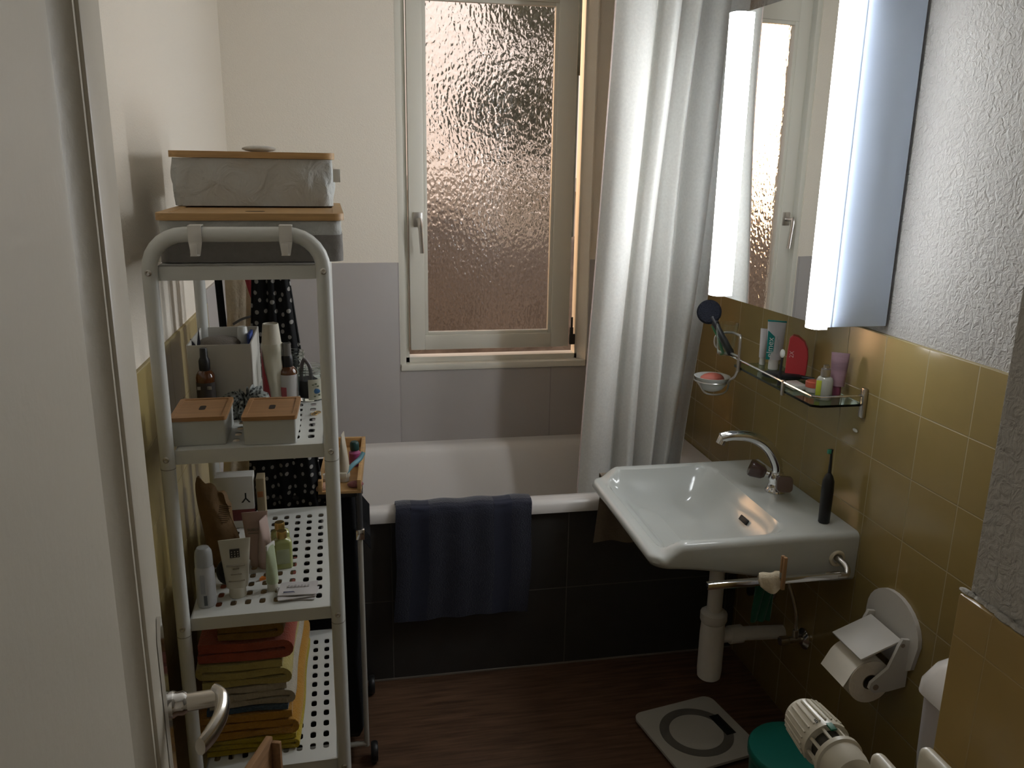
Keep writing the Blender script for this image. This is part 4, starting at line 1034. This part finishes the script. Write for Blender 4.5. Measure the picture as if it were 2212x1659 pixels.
glass_jar('empty glass jar behind the amber bottle with the white label', (-.142, 1.86, Z), .030, .083, 0, False)
def jar_things():
    t = thing('hair_clip', 'dark grey hair clip sticking up from the labelled jar', 'hair clip', (-.108, 1.762, Z+.006))
    gm = mat('grey_clip', (.13, .115, .12), .35); b = B()
    b.tube([(-.008, 0, 0), (-.007, 0, .055), (-.002, 0, .078), (.004, 0, .076), (.012, 0, .055), (.010, 0, .0)], .004, 10, smooth=5); b.build('arm', gm, t)
    o = B().lathe([(.020, 0), (.021, .03), (.019, .034)], (-.101, 1.768, Z+.0065), 20).build('dark_filling', mat('dark_pads', (.03, .028, .03), .8)); tag(o, 'dark hair ties filling the labelled jar', 'hair ties')
    for k, (x, y) in enumerate(((-.086, 1.640), (-.080, 1.652))):
        t = thing('earring', 'tiny gold hoop earring on the white perforated shelf', 'earring', (x, y, Z+.0012), k*1.1, 'gold earrings')
        B().tube([(.006*math.cos(2*PI*i/16), .006*math.sin(2*PI*i/16), 0) for i in range(16)], .0012, 6, closed=True).build('hoop', mat('gold', (.7, .48, .2), .2, metal=1), t)
jar_things()

# ---------------------------------------------------------------- third shelf
Z3 = TR[2]+.0006
def third_shelf():
    t = thing('foam_bottle', 'white foam pump bottle with clear dome cap at the shelf front', 'bottle', (-.293, 1.502, Z3))
    B().lathe([(.0165, 0), (.0178, .003), (.0178, .072), (.016, .080), (.0165, .082)], seg=26).build('body', mat('silvery_white', (.46, .47, .48), .3), t)
    B().lathe([(.0165, .0825), (.0160, .102), (.0150, .110), (.011, .117), (.001, .119)], seg=26).build('cap', mat('frosted_cap', (.52, .54, .54), .2, trans=.4), t)
    b = B(); b.box((-.002, -.0184, .006), (.004, -.0172, .026)); b.build('barcode', mat('dark_print', (.10, .11, .12), .6), t)
    b = B(); b.box((-.006, -.0184, .03), (.002, -.0172, .068)); b.build('print_block', mat('grey_print_block', (.33, .34, .36), .6), t)
    cream = mat('cream_tube', (.50, .48, .40), .4); pink = mat('pink_tube', (.44, .31, .26), .4)
    t = squeeze_tube('cosmetic_tube', 'cream tube with black square emblem standing on its cap, third shelf', 'cosmetic tube', (-.240, 1.528, Z3), math.radians(6), .050, .118, .026, cream, mat('cream_cap', (.54, .51, .42), .35), .020, .0165, wtop=.059)
    b = B(); b.box((-.0095, -.0085, .083), (.0085, -.0040, .100), .0004); e = b.build('emblem', mat('emblem_black', (.03, .028, .025), .5), t)
    b = B()
    for i in range(3):
        for j in range(3): b.box((-.0070+i*.0056, -.0092, .0850+j*.0048), (-.0048+i*.0056, -.0080, .0868+j*.0048))
    b.build('emblem_mark', mat('pale_mark', (.42, .38, .32), .5), e)
    b = B()
    for z, w in ((.068, .017), (.061, .006), (.050, .010), (.036, .015)): b.box((-w, -.0145, z), (w, -.0085, z+.0010))
    b.build('print_line', mat('brown_print', (.26, .23, .17), .6), t)
    t = squeeze_tube('cosmetic_tube', 'pale pink tube with brown writing behind the cream tube', 'cosmetic tube', (-.216, 1.655, Z3), math.radians(2), .043, .118, .028, pink, mat('pink_cap', (.45, .33, .28), .35), .016, .015, wtop=.052)
    B().text('SUBLIME', .0085, T(.0, -.0095, .082) @ RX(88)).build('lettering', mat('brown_print', (.26, .23, .17), .6), t)
    B().box((-.014, -.0108, .074), (.014, -.0090, .0748)).build('print_line', mat('brown_print', (.26, .23, .17), .6), t)
    t = squeeze_tube('cosmetic_tube', 'second pale pink tube turned edge-on beside the gold-capped bottles', 'cosmetic tube', (-.198, 1.642, Z3), math.radians(72), .040, .110, .026, mat('pink_tube_pale', (.46, .35, .31), .4), mat('pink_cap', (.45, .33, .28), .35), .016, .014)
    t = squeeze_tube('cosmetic_tube', 'slim green and white tube at the middle of the third shelf', 'cosmetic tube', (-.176, 1.540, Z3), math.radians(62), .027, .098, .021, mat('green_white_tube', (.40, .46, .30), .35, var=.3, vscale=30, stretch=(1, 1, .4)), mat('ivory_cap', (.55, .53, .44), .35), .016, .0105)
    B().box((-.0135, -.0018, .088), (.0135, .0018, .0985), .0004).build('crimp', mat('white_crimp', (.66, .66, .62), .4), t)
    gl = mat('pale_green_liquid', (.34, .37, .14), .1, coat=.6)
    for (x, y, lab) in ((-.1625, 1.635, 'pale green bottle with gold cap, the front one of two'), (-.170, 1.680, 'pale green bottle with gold cap, the rear one of two')):
        t = thing('bottle', lab, 'bottle', (x, y, Z3), math.radians(8), 'green bottles with gold caps')
        b = B(); b.loft([[(px_, py_, z) for px_, py_ in rrect(w, d, r, 5)] for w, d, r, z in ((.036, .022, .006, 0), (.0385, .024, .007, .003), (.0385, .024, .007, .056), (.034, .022, .009, .062), (.016, .016, .0079, .066), (.014, .014, .0069, .070))]); b.build('glass_body', gl, t, 50)
        B().lathe([(.0102, .066), (.0105, .067), (.0105, .079), (.0095, .081)], seg=20).build('cap', mat('gold_cap', (.50, .34, .12), .3, metal=.9), t, label='gold screw cap')
        b = B(); b.box((-.013, -.0128, .012), (.013, -.0118, .044), .0003); b.build('label', mat('greenish_label', (.36, .40, .26), .5), t)
    for k, (x, y, a) in enumerate(((-.126, 1.515, -.15), (-.129, 1.513, .12), (-.126, 1.520, -.05))):
        t = thing('sachet', ('topmost white sachet with print on a pile of three', 'middle white sachet of the pile by the shelf edge', 'bottom white sachet of the pile by the shelf edge')[2-k], 'sachet', (x, y, Z3+.0004+k*.0035), a, 'white sample sachets')
        g = [[(-.036+.072*i/8, -.026+.052*j/6, .0012+.0012*math.sin(i*1.1+k)*math.sin(j*.9)) for j in range(7)] for i in range(9)]
        B().sheet(g, .0016).build('packet', mat('sachet_white', (.52, .50, .50), .45), t, 60)
        if k == 2:
            b = B(); b.box((-.026, -.019, .0034), (-.004, -.0175, .0040)); b.box((-.026, -.0160, .0034), (-.006, -.0150, .0040)); b.build('print_line', mat('navy_print', (.04, .05, .12), .5), t)
            b = B()
            for q in range(7): b.box((-.020+q*.0062, .002, .0034), (-.0165+q*.0062, .0105-.002*(q % 2), .0040))
            b.build('print_mark', mat('grey_violet_print', (.34, .32, .33), .5), t)
    # kraft pouch
    g = []; nu, nv = 16, 22
    for i in range(nu+1):
        row = []
        u = i/nu
        for j in range(nv+1):
            v = j/nv; top = .205-.055*u+.004*math.sin(u*17)-(.010 if u > .9 else 0)-.016*(1-min(1, u/.08))
            row.append((-.031+.062*u+.004*math.sin(v*5)-.006*v, -.010*math.sin(PI*v)*math.sin(PI*u)*1.2+.004*math.sin(u*6+v*4), top*v))
        g.append(row)
    km = mat('kraft_paper', (.155, .088, .032), .75, bump=.25, bscale=60, var=.12, vscale=16)
    o = B().sheet(g, .012).build('kraft_pouch', km, angle=60); o.location = (-.284, 1.655, Z3+.001); o.rotation_euler = (0, 0, .05); tag(o, 'brown kraft paper pouch torn open at the top, third shelf', 'pouch')
    b = B()
    for k in range(9): b.box((-.022, -.0185, .140-k*.0045), (.000-.002*(k % 3), -.0165, .1412-k*.0045), M=RY(10))
    b.build('print_lines', mat('kraft_print', (.10, .056, .02), .8), o)
    o = B().sphere((-.262, 1.572, Z3+.029), .028, 16, (.85, .6, 1.0)).build('drawstring_bag', fabric('black_brocade', (.02, .02, .022), bump=.8, weave=120), angle=80); tag(o, 'small black patterned pouch behind the cream tube', 'pouch')
    # white carton with black letters, dark red lower band
    t = thing('carton', 'white carton with black letters and dark red band at the shelf back', 'carton', (-.268, 1.865, Z3), SR)
    B().box((-.055, -.02, .045), (.028, .02, .125), .001).build('upper_wrap', mat('carton_white', (.56, .55, .52), .5), t)
    B().box((-.055, -.02, .018), (.028, .02, .0449), .001).build('red_band', mat('carton_red', (.14, .03, .03), .5), t)
    B().box((-.055, -.02, 0), (.028, .02, .0179), .001).build('base', mat('carton_white', (.56, .55, .52), .5), t)
    B().text('Y', .034, T(.010, -.0204, .075) @ RX(90) @ RZ(180)).build('lettering', mat('ink_black', (.02, .02, .02), .5), t)
    B().text('E 3', .030, T(-.0555, .0, .075) @ RZ(-90) @ RX(90) @ RZ(180)).build('lettering', mat('ink_black', (.02, .02, .02), .5), t)
    t = thing('carton', 'narrow beige carton with orange label beside the white one', 'carton', (-.226, 1.872, Z3), SR)
    B().box((-.009, -.02, 0), (.009, .02, .115), .001).build('body', mat('beige_card', (.30, .24, .15), .6), t)
    B().box((-.007, -.0206, .07), (.006, -.0198, .084), .0003).build('label', mat('orange_label', (.32, .13, .05), .6), t)
    o = B().prism([(0, 0), (.012, .005), (.004, .011)], 0, .006).build('orange_scrap', mat('orange_plastic', (.60, .18, .03), .4)); o.location = (-.205, 1.578, Z3); tag(o, 'tiny orange scrap lying behind the cream tube', 'scrap')
third_shelf()

# ---------------------------------------------------------------- towels on the bottom shelf
def folded_towel(name, label, x0, x1, y0, y1, z0, h, layers, m, seed, curl=1):
    rnd = random.Random(seed); th = h/layers; n = 10
    def path(y):
        P = []; L = x1-x0; j = [rnd.uniform(-.004, .004) for _ in range(layers+1)]
        for k in range(layers):
            z = z0+th*(k+.5); a, b_ = x0+th*.5, x1-th*.5
            if k % 2: a, b_ = b_, a
            for s in range(n+1):
                u = s/n; P.append((a+(b_-a)*u, z+.0016*math.sin(u*7+k*2+seed)*(1 if 0 < k < layers-1 else .3)))
            if k < layers-1:
                c = b_; zc = z0+th*(k+1); sg = 1 if k % 2 == 0 else -1
                for q in range(1, 6):
                    an = -PI/2+PI*q/6; P.append((c+sg*th*.48*math.cos(an), zc+th*.5*math.sin(an)))
        return P
    base = path(0); b = B(); rings = []; ny = 14
    for i in range(ny+1):
        v = i/ny; y = y0+(y1-y0)*v; t = th*.485
        if i in (0, ny): t *= .80
        up, dn = [], []
        for k, p in enumerate(base):
            p0 = base[max(k-1, 0)]; p2 = base[min(k+1, len(base)-1)]; d = Vector((p2[0]-p0[0], p2[1]-p0[1])); d.normalize(); nn = Vector((-d.y, d.x))
            wob = .003*math.sin(v*9+k*.3+seed); q = Vector(p)+Vector((wob*.6, 0))
            tt = t*(.97+.06*math.sin(k*.8+v*5))
            up.append(q+nn*tt); dn.append(q-nn*tt)
        c = up+dn[::-1]; rings.append([(p.x, y+(.002*math.sin(k*.5) if i == 0 else 0), p.y) for k, p in enumerate(c)])
    V = [[b.bm.verts.new(p) for p in r] for r in rings]; n2 = len(V[0])
    for a, c in zip(V, V[1:]):
        for k in range(n2): b.bm.faces.new((a[k], a[(k+1) % n2], c[(k+1) % n2], c[k]))
    half = n2//2
    for r in (V[0], V[-1]):
        for k in range(half-1): b.bm.faces.new((r[k], r[k+1], r[n2-2-k], r[n2-1-k]))
    o = b.build(name, m, angle=70); return tag(o, label, 'towel', 'towels on the bottom shelf')
def terry(n, c): return fabric(n, c, weave=230, bump=.9, sheen=.35)
ZT = TR[3]+.001
folded_towel('folded_towel', 'bright yellow folded towel lowest in the pile', -.325, -.140, 1.500, 1.885, ZT, .036, 3, terry('bright_yellow', (.38, .28, .012)), 1)
folded_towel('folded_towel', 'thick ochre folded towel second from the bottom of the pile', -.328, -.142, 1.498, 1.89, ZT+.0365, .056, 3, terry('ochre', (.42, .21, .025)), 2)
folded_towel('folded_towel', 'thin blue patterned folded towel above the ochre one', -.318, -.150, 1.500, 1.87, ZT+.093, .012, 1, terry('slate_blue', (.05, .09, .14)), 3)
wt = folded_towel('folded_towel', 'off-white folded towel with red end stripes in the middle of the pile', -.312, -.148, 1.502, 1.89, ZT+.1055, .048, 3, terry('off_white', (.42, .38, .30)), 4)
b = B()
for k in range(3): b.box((-.155, 1.800+k*.020, ZT+.108), (-.1455, 1.808+k*.020, ZT+.1545), .002)
b.build('red_stripe', terry('red_stripe', (.40, .03, .03)), wt)
folded_towel('folded_towel', 'pale yellow folded towel above the off-white one', -.322, -.152, 1.498, 1.87, ZT+.154, .054, 3, terry('pale_yellow', (.42, .35, .12)), 5)
folded_towel('folded_towel', 'coral red folded towel second from the top of the pile', -.330, -.146, 1.500, 1.86, ZT+.2085, .044, 2, terry('coral', (.36, .085, .05)), 6)
folded_towel('folded_towel', 'mustard brown folded towel topmost of the pile', -.290, -.160, 1.504, 1.80, ZT+.253, .034, 2, terry('mustard', (.26, .15, .035)), 7)

# ---------------------------------------------------------------- clothes hanging from the rear frame
def garment(name, label, cat, xa, xb, ytop, ybot, ztop, zbot, m, amp, folds, ph, th=.004):
    """xa(v), xb(v): left and right edge from top (v=0) to bottom (v=1)"""
    nu, nv = 60, 40; g, uv = [], []
    for i in range(nu+1):
        u = i/nu; r, w = [], []
        for j in range(nv+1):
            v = j/nv; x = xa(v)+(xb(v)-xa(v))*u; z = ztop+(zbot-ztop)*v
            y = ytop+(ybot-ytop)*v+amp*(math.sin(u*folds*2*PI+ph+.8*v)*.7+.4*math.sin(u*folds*3.3*PI+ph*2))*(.4+.6*v)
            r.append((x, y, z)); w.append(((u-.3)*(xb(v)-xa(v))*1.35, (1-v)*(ztop-zbot)))
        g.append(r); uv.append(w)
    o = B().sheet(g, th, uv).build(name, m, angle=75)
    return tag(o, label, cat)
dress = garment('dress', 'black polka dot dress hanging behind the shelving unit', 'dress', lambda v: -.222-.062*v, lambda v: -.162+.092*v, 2.005, 1.975, 1.478, .60, polka('polka_dots', (.010, .010, .011), (.30, .29, .27)), .011, 3.2, .4)
robe = garment('bathrobe', 'white towelling bathrobe with red trim hanging left of the dress', 'bathrobe', lambda v: -.300-.060*max(0, v-.35), lambda v: -.205-.05*v, 2.055, 2.045, 1.478, .80, fabric('robe_terry', (.74, .66, .52), .25, (.8, .66, .45), weave=160, bump=.8), .010, 1.6, 1.0)
b = B(); b.tube([(-.248, 2.036, 1.39), (-.242, 2.036, 1.33), (-.232, 2.036, 1.28), (-.226, 2.036, 1.26)], [.006, .009, .006, .004], 8, smooth=4, sq=(1, .4)); b.build('red_trim', fabric('red_trim', (.42, .06, .07)), robe, label='red trim strip')
b = B(); b.tube([(-.285, 2.037, 1.225), (-.262, 2.036, 1.238), (-.235, 2.036, 1.245)], .003, 8, smooth=4); b.build('pocket_seam', fabric('grey_seam', (.13, .12, .11)), robe)
garment('dark_garment', 'dark narrow garment edge hanging left of the white bathrobe', 'garment', lambda v: -.322+.014*v, lambda v: -.306+.014*v, 2.028, 2.028, 1.478, 1.02, BLACKF, .003, 1, 0)

# ---------------------------------------------------------------- laundry hamper
def hamper():
    t = thing('laundry_hamper', 'black fabric laundry hamper on a wheeled white frame before the bath', 'laundry hamper', (-.155, 2.145, 0))
    x0, x1, y0, y1 = -.150, .150, -.155, .155
    tm = mat('grey_white_tube', (.42, .41, .37), .4); dm = mat('dark_tube', (.05, .05, .052), .4)
    for sx, X in ((-1, x0), (1, x1)):
        for sy, Y in ((-1, y0), (1, y1)):
            b = B(); b.cyl((X, Y, .055), (X, Y, .685), .007, seg=12); b.build('leg', tm, t)
            b = B(); b.cyl((X, Y, .69), (X, Y, .80), .0085, seg=12); b.sphere((X, Y, .803), .010, 10, (1, 1, .8)); b.build('top_post', dm, t)
            b = B(); b.box((X-.010, Y-.010, .672), (X+.012, Y+.012, .70), .002); b.build('clip', CHROME, t)
            c = B(); w = X+.020*sx; c.lathe([(.012, -.010), (.026, -.009), (.029, -.004), (.029, .004), (.026, .009), (.012, .010)], seg=24, M=T(w, Y+.004, .0295) @ RY(90)); c.build('wheel', BLACKP, t, label='black caster wheel')
    b = B()
    for Y in (y0, y1): b.cyl((x0, Y, .062), (x1, Y, .062), .007, seg=10)
    for X in (x0, x1): b.cyl((X, y0, .062), (X, y1, .062), .007, seg=10)
    b.build('base_frame', tm, t)
    b = B()
    for Y in (y0, y1): b.cyl((x0, Y, .795), (x1, Y, .795), .0075, seg=10)
    b.build('top_bar', BLACKP, t)
    b = B(); o = rrect(.292, .300, .02, 5); i = rrect(.285, .293, .018, 5)
    def wob(P, z, s): return [(x*s+.003*math.sin(k*1.3+z*14), y*s+.003*math.cos(k*1.1+z*9), z) for k, (x, y) in enumerate(P)]
    b.loft([wob(o, .075, .93), wob(o, .10, 1), wob(o, .3, .985), wob(o, .5, 1), wob(o, .7, .99), wob(o, .785, .97), wob(i, .785, .97), wob(i, .3, .97), wob(i, .09, .93)]); b.build('bag', BLACKF, t, 70)
    g = [[(x1+.006+.020*q, y0+.02+.05*u, .66+.10*u-.028*q+.01*math.sin(u*9)) for q in (0, .5, 1)] for u in (0, .2, .4, .6, .8, 1)]
    B().sheet(g, .003).build('bag_flap', BLACKF, t)
hamper()
def caddy():
    t = thing('bamboo_tray', 'bamboo tray with toiletries lying on the black hamper', 'tray', (-.042, 2.145, .8045), -.05)
    w, d, h = .105, .345, .035; b = B()
    b.box((-w/2, -d/2, .0), (w/2, d/2, .006)); b.build('base', BAMBOO, t)
    for nm, a, c in (('side_rail', (-w/2, -d/2, .006), (-w/2+.010, d/2, h)), ('side_rail', (w/2-.010, -d/2, .006), (w/2, d/2, h)), ('end_rail', (-w/2+.01, d/2-.010, .006), (w/2-.01, d/2, h))): B().box(a, c, .001).build(nm, BAMBOO, t)
    zz = .8045+.0065
    squeeze_tube('cosmetic_tube', 'white tapered tube standing upright in the bamboo tray', 'cosmetic tube', (-.040, 2.045, zz), math.radians(80), .036, .128, .028, mat('ivory_tube', (.52, .47, .37), .4), mat('white_crimp', (.66, .66, .62), .4), .012, .013)
    t = thing('bottle', 'pink bottle with dark green cap in the bamboo tray', 'bottle', (-.012, 2.16, zz))
    B().lathe([(.015, 0), (.016, .003), (.016, .035), (.009, .042)], seg=20).build('body', mat('magenta_liquid', (.30, .06, .16), .2), t)
    B().lathe([(.011, .042), (.012, .044), (.012, .062), (.009, .066)], seg=18).build('cap', mat('dark_green_cap', (.012, .05, .045), .4), t)
    t = thing('razor', 'turquoise handled razor leaning over the bamboo tray edge', 'razor', (-.035, 2.035, zz+.012))
    B().tube([(0, 0, .01), (.016, .015, .026), (.036, .035, .036), (.046, .045, .050)], [.0045, .006, .0065, .0055], 10, smooth=4).build('handle', mat('turquoise_handle', (.13, .28, .34), .35), t)
    B().box((-.022, -.012, .0), (.002, .004, .016), .003).build('head', mat('razor_cream', (.5, .46, .36), .4), t)
    o = B().sphere((-.105, 1.999, .815), .028, 14, (1.1, .7, .40)).build('washcloth', fabric('peach_cloth', (.46, .28, .19), bump=.9), angle=80); tag(o, 'crumpled peach washcloth on the hamper rim', 'washcloth')
    o = B().sphere((-.012, 1.998, .818), .015, 12, (1.4, .8, .6)).build('washcloth', fabric('dusky_pink_cloth', (.30, .12, .12), bump=.9), angle=80); tag(o, 'small dusky pink cloth at the front of the tray', 'washcloth')
    o = B().sphere((-.084, 2.02, .832), .013, 8, (1, 1, .9)).build('tissue', stucco('crumpled_tissue', (.6, .58, .54), 1, 60), angle=30); tag(o, 'crumpled white tissue beside the shelf post on the hamper', 'tissue')
caddy()

def board():
    t = thing('wooden_crate', 'plain wooden crate corner in front of the bottom shelf', 'crate', (-.17, 1.30, 0), -.35)
    wm = mat('crate_wood', (.30, .17, .085), .6, var=.2, vscale=10, stretch=(14, 1, 14))
    for nm, a, c in (('side_panel', (-.006, -.16, .002), (.006, .0, .632)), ('end_panel', (.0065, -.008, .002), (.022, .0, .625))): B().box(a, c, .0015).build(nm, wm, t)
board()
